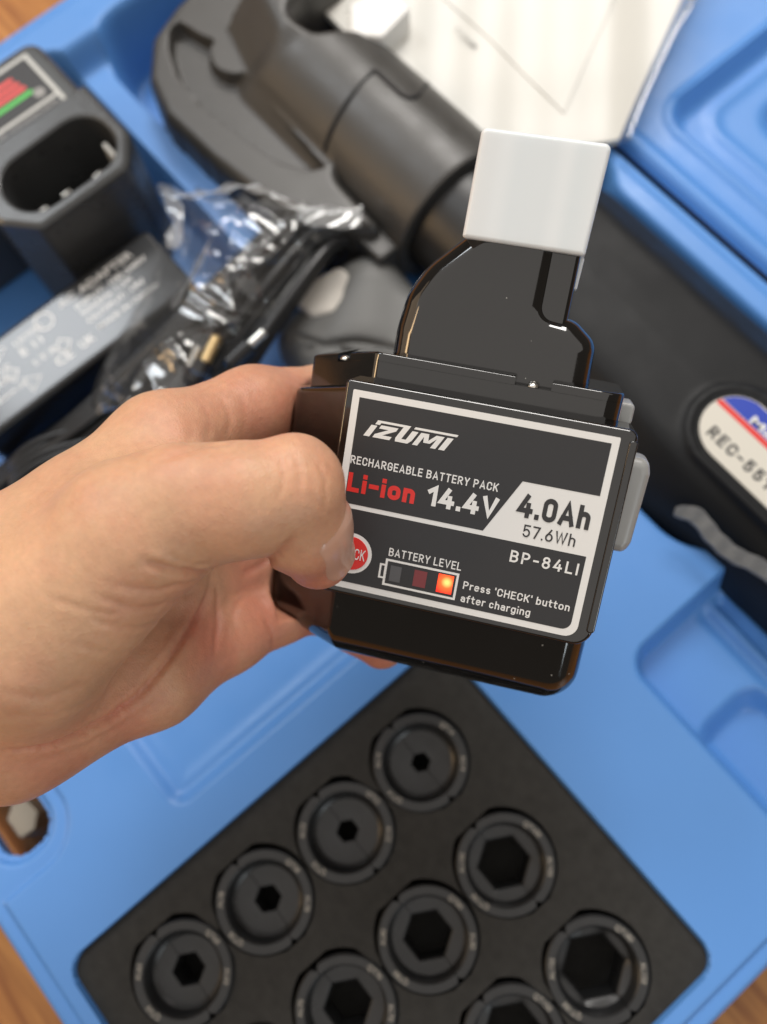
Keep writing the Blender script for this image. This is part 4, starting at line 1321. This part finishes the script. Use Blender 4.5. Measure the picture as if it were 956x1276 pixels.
bp('collar_rim', wing(prism(cut_outline(COL, -60, -46.5), 36.5, 39.0, 'y', 0, 0.7)), 'gloss', collar, angle=40)
# small screws seen in the notches
def ball(c, r, n=10):
    V = [(c[0], c[1] + r * .8, c[2])]; F = []
    for i in range(1, 5):
        a = math.pi / 2 * i / 4
        for k in range(n): V.append((c[0] + r * math.sin(a) * math.cos(2 * math.pi * k / n), c[1] + r * .8 * math.cos(a), c[2] + r * math.sin(a) * math.sin(2 * math.pi * k / n)))
    for k in range(n): F.append((0, 1 + k, 1 + (k + 1) % n))
    for i in range(3):
        for k in range(n): F.append((1 + i * n + k, 1 + (i + 1) * n + k, 1 + (i + 1) * n + (k + 1) % n, 1 + i * n + (k + 1) % n))
    return V, F
bp('screw', ball((11.2, 36.7, -10.6), 1.7), 'steel', collar)
bp('screw', ball((-44.2, 34.2, -19.5), 1.6), 'steel', collar)
# stem
STEM = round_poly([(-30.6, 27), (-30.4, 46), (-28.9, 56), (-24.6, 64), (-14.6, 74), (-13.0, 84), (11, 84), (11, 56.6), (19, 55.8), (25.8, 50.5), (26.6, 27)], [0, 16, 16, 22, 2, 1, 1, 2.0, 7, 6, 0], 8)
stem = bp('stem', prism(STEM, -46, -13.5, 'z', 3, 7.5, seg=12), 'gloss', angle=40)
bp('stem_flank', prism(round_poly([(4, 44), (16.8, 44), (16.8, 80), (4, 80)], [0.5, 1.5, 1, 0.5]), -44, -16.2, 'z', 2, 2.0, seg=6), 'gloss', stem, angle=40)
bp('cap', prism(round_poly([(-15.2, 72.6), (17.8, 72.6), (18.9, 100.6), (-14.9, 100.6)], [0.8, 0.8, 1.8, 1.8], 5), -49, -10.8, 'z', 1.2, 1.2, seg=4), 'cap', angle=40, label='white translucent terminal cap')
bp('cap_skirt', prism(round_poly([(14.5, 64), (17.6, 64), (18.0, 73), (14.5, 73)], 0.6), -49, -26, 'z', .6, .6), 'cap')
# release latch on the right side
bp('release_button', prism(round_poly([(38, -7.5), (46.2, -7.2), (47.6, -4), (48.4, 17), (47.2, 21.2), (38, 21.5)], [2, 2.5, 3, 4, 3, 2], 5), -33, -20, 'z', 3, 3, seg=5), 'button_grey', angle=45, label='pale grey release button')
bp('rear_tab', prism(round_poly(rect(34, 40.5, 29, 35.5), 1.5), -40, -26, 'z', 1, 1), 'button_grey')

# printed label
lz = -0.18
lab = bp('label', flat(round_poly([(-36.2, 28.7), (-36.2, -28.3), (36.3, -28.3), (36.3, 28.7)], [0.4, 3.2, 3.6, 0.4], 6), lz), 'labelwhite', panel_b, smooth=False)
def face_poly(poly, z): return flat(poly, z)
z1 = lz + 0.06; z2 = lz + 0.12; z3 = lz + 0.18
upper = [(-34.2, 26.8), (-34.2, -3.3), (5.6, -3.3), (13.6, 12.4), (34.3, 12.4), (34.3, 26.8)]
bp('label_field', face_poly(upper[::-1], z1), 'labelblack', lab, smooth=False)
lower = round_poly([(-34.2, -4.6), (-34.2, -26.4), (34.3, -26.4), (34.3, -4.7)], [0, 2.4, 2.6, 0], 6)
bp('label_field', face_poly(lower, z1), 'labelblack', lab, smooth=False)
def ltext(s_, x0, x1, y, cap, m_, weight, gap=0.17, z=None):
    v, f = din_text(s_, x0, x1, y, cap, weight, gap)
    v[:, 2] += z2 if z is None else z
    bp('lettering', (v, f), m_, lab, smooth=False)
ltext('RECHARGEABLE BATTERY PACK', -34.1, 7.6, 8.2, 2.35, 'labelwhite', 0.16)
ltext('Li-ion', -34.0, -14.6, 0.2, 5.5, 'labelred', 0.235, 0.13)
ltext('14.4V', -11.4, 8.6, 0.7, 5.8, 'labelwhite', 0.22, 0.12)
ltext('4.0Ah', 13.3, 33.2, 2.6, 6.6, 'labeldark', 0.215, 0.13)
ltext('57.6Wh', 16.3, 30.6, -2.7, 3.5, 'labeldark', 0.125)
ltext('BP-84LI', 14.3, 33.0, -10.4, 3.4, 'labelwhite', 0.16, 0.26)
ltext('BATTERY LEVEL', -19.2, 1.7, -16.0, 2.4, 'labelwhite', 0.15)
ltext("Press 'CHECK' button", 3.1, 33.0, -21.0, 2.3, 'labelwhite', 0.155)
ltext('after charging', 3.1, 22.8, -24.9, 2.3, 'labelwhite', 0.155)
# logo drawn with slanted blocks
def logo():
    sh = 0.62; V = []; F = []
    W_, H_ = 25.6 / 11.4, 4.9 / 2.0
    def add(poly):
        o = len(V)
        for x, y in poly: V.append((-31.6 + x * W_ + y * H_ * sh * 0.9, 16.6 + y * H_, z2))
        F.append(list(range(o, o + len(poly))))
    R_ = lambda a, b, c, d_: add([(a, c), (b, c), (b, d_), (a, d_)])
    R_(0.35, 3.75, 1.74, 2.0); R_(0.35, 0.95, 1.5, 1.74)
    R_(0.0, 0.75, 0, 1.36)
    R_(1.15, 3.3, 1.1, 1.5); add([(2.35, 1.1), (3.3, 1.1), (2.1, 0.4), (1.15, 0.4)]); R_(1.15, 3.3, 0, 0.4)
    R_(3.75, 4.5, 0.4, 2.0); add([(3.75, 0.4), (4.0, 0), (5.55, 0), (5.8, 0.4)]); R_(5.05, 5.8, 0.4, 1.5)
    R_(5.05, 10.35, 1.74, 2.0)
    R_(6.15, 6.8, 0, 1.5); add([(6.8, 1.5), (7.15, 1.5), (7.6, 0.75), (7.2, 0.45), (6.8, 1.1)]); add([(7.6, 0.75), (8.05, 1.5), (8.4, 1.5), (8.4, 1.1), (8.0, 0.45), (7.2, 0.45)]); R_(8.4, 9.05, 0, 1.5)
    R_(9.4, 10.15, 0, 1.5)
    return V, F
bp('logo', logo(), 'labelwhite', lab, smooth=False)
# check button
circ = lambda cx, cy, r, z, n=40: flat([(cx + r * math.cos(2 * math.pi * k / n), cy + r * math.sin(2 * math.pi * k / n)) for k in range(n)], z)
bp('check_button_ring', circ(-29.9, -17.6, 6.0, z2), 'labelwhite', lab, smooth=False)
btn = bp('check_button', prism([(-29.9 + 4.9 * math.cos(2 * math.pi * k / 40), -17.6 + 4.9 * math.sin(2 * math.pi * k / 40)) for k in range(40)], z2, z2 + 0.12, 'z', 0, 0.05, seg=2), 'labelred', lab, smooth=False)
ltext('CHECK', -34.0, -25.8, -19.2, 3.3, 'labelwhite', 0.12, 0.17, z2 + 0.2)
# battery symbol
def frame(x0, x1, y0, y1, w, z):
    return join(*[([(a, c, z), (b, c, z), (b, d_, z), (a, d_, z)], [[0, 1, 2, 3]]) for a, b, c, d_ in
                  ((x0, x1, y1 - w, y1), (x0, x1, y0, y0 + w), (x0, x0 + w, y0 + w, y1 - w), (x1 - w, x1, y0 + w, y1 - w))])
bp('battery_symbol', join(frame(-19.7, 1.5, -24.9, -16.9, 0.65, z2), frame(-21.2, -19.2, -23.0, -18.6, 0.55, z2 + 0.03)), 'labelwhite', lab, smooth=False)
def cell(x0, x1, y0, y1, m_): return bp('level_window', flat(rect(x0, x1, y0, y1), z2 + 0.02), m_, lab, smooth=False)
cell(-18.0, -14.8, -23.3, -18.6, 'cellgrey')
cell(-11.1, -7.4, -23.3, -18.4, 'celldim')
cell(-4.2, 0.2, -23.5, -18.0, 'cellred')

# ------------------------------------------------------------------ hand (built in camera-measured millimetres, then moved to world)
def H(px, py, dep): return camp(px, py, dep)
def hand():
    F = Field((-165, -92, -340), (22, 52, -188), 0.76)
    C_ = lambda p, q, ra, rb: F.cone(H(*p), H(*q), ra, rb)
    # wrist and forearm
    g = C_((-320, 742, 240), (10, 722, 236), 20, 19)
    g = smin(g, C_((-320, 900, 246), (10, 903, 246), 20, 19), 16)
    g = smin(g, C_((-320, 820, 236), (20, 812, 232), 22, 21.5), 14)
    # palm: metacarpals of index, middle, ring, little
    idx = C_((10, 722, 240), (205, 562, 262), 19.5, 16)
    g = smin(g, idx, 10)
    g = smin(g, C_((20, 800, 252), (215, 650, 276), 17, 15), 12)
    g = smin(g, C_((20, 860, 254), (215, 735, 278), 17, 14), 12)
    g = smin(g, C_((10, 903, 247), (190, 838, 266), 18.5, 15.5), 12)
    # thumb metacarpal mound and web
    th = C_((30, 800, 226), (165, 672, 222), 22.5, 19)
    g = smin(g, th, 9)
    g = smin(g, C_((120, 660, 240), (235, 600, 245), 17, 9), 12)
    # fingers
    def finger(pts, k=5):
        d = None
        for i in range(len(pts) - 1):
            c = C_(pts[i][:3], pts[i + 1][:3], pts[i][3], pts[i + 1][3])
            d = c if d is None else smin(d, c, k)
        return d
    fi = finger([(205, 560, 264, 15.5), (318, 512, 283, 13.6), (405, 500, 304, 11.8), (500, 520, 316, 10.2), (560, 540, 320, 8.6)])
    fm = finger([(215, 650, 278, 14.5), (320, 620, 300, 12.6), (430, 600, 318, 11), (540, 620, 322, 9)])
    fr = finger([(215, 735, 280, 14), (312, 716, 300, 12.2), (420, 690, 318, 10.6), (520, 700, 322, 9)])
    fl = finger([(190, 838, 268, 15), (285, 790, 286, 11.8), (345, 764, 296, 10.2), (402, 752, 306, 9.6), (440, 776, 310, 9.2), (476, 803, 308, 8.6)])
    fing = smin(smin(fi, fm, 3), smin(fr, fl, 3), 3)
    g = smin(g, fing, 8)
    # thumb
    t1 = finger([(165, 655, 222, 17.0), (225, 632, 219, 14.6), (300, 624, 218, 13.2), (362, 612, 221, 12.6)], 6)
    t2 = finger([(364, 612, 221, 12.4), (376, 655, 229, 11.6), (396, 690, 239, 9.6)], 5)
    kn = C_((372, 585, 221), (378, 592, 221), 7.6, 7.6)
    thumb = smin(smin(t1, t2, 3.0), kn, 6)
    g = smin(g, thumb, 6)
    # flesh yields where it meets the pack
    Pb = [(F.X - LC[0]) * BC[0, k] + (F.Y - LC[1]) * BC[1, k] + (F.Z - LC[2]) * BC[2, k] for k in range(3)]
    near = g < 4
    bx = np.full(g.shape, 50.0, np.float32)
    xi, yi, zi = Pb[0][near], Pb[1][near], Pb[2][near]
    db = np.maximum(sd_poly(xi, zi, BODY), np.abs(yi + 11) - 40.5)
    dp = np.maximum(np.maximum(np.abs(xi - 1) - 39.6, np.abs(yi) - 31), np.abs(zi + 2.9) - 2.9)
    dc = np.maximum(sd_poly(xi, zi, COL), np.abs(yi - 33) - 6.2)
    bx[near] = np.minimum(np.minimum(db, dp), dc)
    g = smax(g, -(bx - 0.15), 1.0)
    V, Q_ = surface_nets(g.astype(np.float32), F.lo, F.h)
    # normals from the field gradient
    gr = np.gradient(g.astype(np.float32), F.h)
    I = np.clip(((V - F.lo) / F.h).round().astype(int), 0, np.array(g.shape) - 1)
    N_ = np.stack([q[I[:, 0], I[:, 1], I[:, 2]] for q in gr], -1); N_ /= np.linalg.norm(N_, axis=1)[:, None] + 1e-9
    return F, g, V, Q_, N_
HF, HG, HV, HQ, HN = hand()
def hand_hit(px, py):
    """first point of the hand surface along a viewing ray (used to lay creases and the nail on the skin)"""
    r = ray(px, py)
    ts = np.arange(192, 320, 0.4); P_ = ts[:, None] * r[None]
    I = ((P_ - HF.lo) / HF.h).round().astype(int)
    ok = np.all((I >= 0) & (I < np.array(HG.shape)), 1)
    val = np.full(len(ts), 9.0); J = I[ok]; val[ok] = HG[J[:, 0], J[:, 1], J[:, 2]]
    k = np.argmax(val < 0)
    return P_[k] if val[k] < 0 else None
PXV = np.stack([CX + FPX * HV[:, 0] / -HV[:, 2], CY - FPX * HV[:, 1] / -HV[:, 2]], -1)
def crease(path, depth, width, bulge=0.35):
    pts = spline([(p[0], p[1], 0) for p in path], 10)
    P3 = [hand_hit(p[0], p[1]) for p in pts]; P3 = [p for p in P3 if p is not None]
    if len(P3) < 2: return
    P3 = np.array(P3)
    lo, hi = P3.min(0) - 8, P3.max(0) + 8
    sel = np.where(np.all((HV > lo) & (HV < hi), 1))[0]
    v_ = HV[sel]; dmin = np.full(len(sel), 1e9); tpos = np.zeros(len(sel)); n = len(P3) - 1
    for i in range(n):
        a, b = P3[i], P3[i + 1]; ab = b - a
        t = np.clip(((v_ - a) @ ab) / (ab @ ab + 1e-9), 0, 1)
        d_ = np.linalg.norm(v_ - a - t[:, None] * ab, axis=1)
        m = d_ < dmin; dmin[m] = d_[m]; tpos[m] = (i + t[m]) / n
    fade = np.clip(np.minimum(tpos, 1 - tpos) * 5 + 0.15, 0, 1)
    disp = -depth * np.exp(-(dmin / width) ** 2) + depth * bulge * np.exp(-((dmin - 2.4 * width) / (1.4 * width)) ** 2)
    DISP[sel] += disp * fade
DISP = np.zeros(len(HV))
for path, dp_, wd in [
    ([(0, 937), (60, 928), (120, 902), (170, 868), (215, 815), (250, 760), (264, 715)], 1.1, 1.3),      # line round the thumb mound
    ([(180, 700), (215, 708), (245, 712), (266, 708)], 1.0, 1.2),
    ([(150, 728), (190, 735), (225, 728), (252, 718)], 0.55, 1.0),
    ([(120, 742), (170, 757), (215, 750), (243, 735)], 0.55, 1.0),
    ([(110, 770), (160, 782), (210, 772)], 0.40, 1.0),
    ([(60, 745), (110, 760), (150, 765)], 0.35, 1.0),
    ([(90, 800), (140, 812), (185, 805)], 0.30, 1.0),
    ([(205, 690), (235, 700), (262, 703)], 0.5, 0.9),
    ([(300, 716), (330, 700), (352, 684), (366, 668)], 0.8, 1.3),                                        # thumb joint, palm side
    ([(350, 570), (353, 595), (348, 620)], 0.35, 0.8), ([(366, 562), (374, 590), (372, 618)], 0.35, 0.8),
    ([(395, 575), (406, 600), (405, 630)], 0.35, 0.8), ([(392, 618), (404, 636), (414, 640)], 0.3, 0.8),
    ([(268, 730), (270, 770), (266, 815)], 0.6, 1.1),                                                      # finger base
    ([(330, 770), (338, 790), (340, 806)], 0.5, 1.0), ([(300, 745), (290, 770), (300, 800)], 0.3, 1.0),
    ([(200, 575), (250, 558), (300, 552)], 0.5, 1.3),                                                     # web
    ([(250, 500), (262, 525), (258, 548)], 0.22, 1.2), ([(275, 495), (285, 520), (283, 545)], 0.22, 1.2), ([(232, 520), (240, 540), (232, 555)], 0.18, 1.2),
    ([(300, 490), (306, 515), (304, 540)], 0.16, 1.2),
    ([(20, 690), (60, 668), (110, 640)], 0.2, 1.4), ([(0, 860), (50, 868), (110, 850)], 0.3, 1.4), ([(0, 890), (60, 892), (120, 870)], 0.25, 1.2),
    ([(30, 955), (100, 930), (170, 890)], 0.2, 1.4)]:
    crease(path, dp_ * (0.75 if dp_ < 0.6 else 1.05), wd * 0.85)
# low frequency irregularity, tendons and folds
sn = np.zeros(len(HV)); rg = np.random.RandomState(4)
for k in range(14):
    w = rg.normal(size=3); w /= np.linalg.norm(w); w *= rg.uniform(0.08, 0.35)
    sn += np.sin(HV @ w + rg.uniform(0, 6.28)) * 0.05 / np.linalg.norm(w) ** 0.6
HV2 = HV + HN * (DISP + sn * 0.45)[:, None]
# skin tone: palm side and finger pads are pinker
def blob(pts, rad):
    o = np.zeros(len(HV))
    for px, py, dp_, w in pts:
        c = H(px, py, dp_); o = np.maximum(o, w * np.exp(-((HV - c) ** 2).sum(1) / rad ** 2))
    return o
tone = blob([(398, 700, 236, .7), (320, 770, 285, .9), (250, 800, 270, .8), (150, 880, 255, .55), (60, 950, 240, .5), (300, 720, 290, .9), (350, 500, 285, .75), (300, 520, 270, .55), (460, 810, 300, .95), (400, 780, 300, .8), (405, 600, 215, .25)], 16)
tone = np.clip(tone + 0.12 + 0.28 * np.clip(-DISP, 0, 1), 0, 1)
hnd = thing('person', 'left hand and wrist gripping the battery pack, thumb tip on the red button', 'hand', tuple(cam2w(H(60, 820, 240))))
HQ = HQ[:, ::1]
sk = part('hand_skin', cam2w(HV2), HQ, 'skin', hnd, angle=None)
sk.name = 'hand'
attr = sk.data.attributes.new('tone', 'FLOAT', 'POINT')
if len(sk.data.vertices) == len(tone): attr.data.foreach_set('value', tone.astype(np.float32))
# thumb nail: a curved plate laid on the skin
def nail():
    # nail frame in camera space
    base = hand_hit(404, 655); tip = hand_hit(424, 712)
    c = H(428, 684, 238)
    V = []; F_ = []
    nu, nv = 14, 18
    outline = []
    # axis of the last joint and the outward direction of the nail
    ax = H(396, 700, 241) - H(372, 640, 227); ax /= np.linalg.norm(ax)
    out = np.array([0.76, 0.08, 0.64]); out -= ax * (out @ ax); out /= np.linalg.norm(out)
    sd = np.cross(ax, out)
    j0 = H(376, 655, 229); j1 = H(396, 690, 239)
    def surf(s, ang):
        p = j0 + (j1 - j0) * s if s <= 1 else j1 + ax * (s - 1) * 14
        d_ = math.cos(ang) * out + math.sin(ang) * sd
        lo_, hi_ = 2.0, 18.0
        for _ in range(26):
            m = (lo_ + hi_) / 2; q = p + d_ * m
            I = ((q - HF.lo) / HF.h)
            i0 = np.floor(I).astype(int); fr_ = I - i0
            val = 0
            for dx in (0, 1):
                for dy in (0, 1):
                    for dz in (0, 1):
                        val += HG[i0[0] + dx, i0[1] + dy, i0[2] + dz] * abs(1 - dx - fr_[0]) * abs(1 - dy - fr_[1]) * abs(1 - dz - fr_[2])
            if val < 0: lo_ = m
            else: hi_ = m
        return p + d_ * (lo_ + 0.45), d_
    for i in range(nv + 1):
        u = i / nv
        s = -0.45 + 1.62 * u
        wdt = 0.86 * min(1.0, math.sqrt(max(0.0, 1 - ((u - 0.55) / 0.62) ** 2)) * 1.15 + 0.05)
        for j in range(nu + 1):
            a = (j / nu * 2 - 1) * wdt
            p, d_ = surf(s, a)
            rim = min(1, (1 - abs(j / nu * 2 - 1)) * 4) * min(1, u * 6)
            V.append(p + d_ * (rim * 0.75 - 0.55))
    for i in range(nv):
        for j in range(nu):
            k = i * (nu + 1) + j; F_.append((k, k + 1, k + nu + 2, k + nu + 1))
    return np.array(V), F_
nv_, nf_ = nail()
part('thumb_nail', cam2w(nv_), nf_, 'nail', hnd, angle=None)
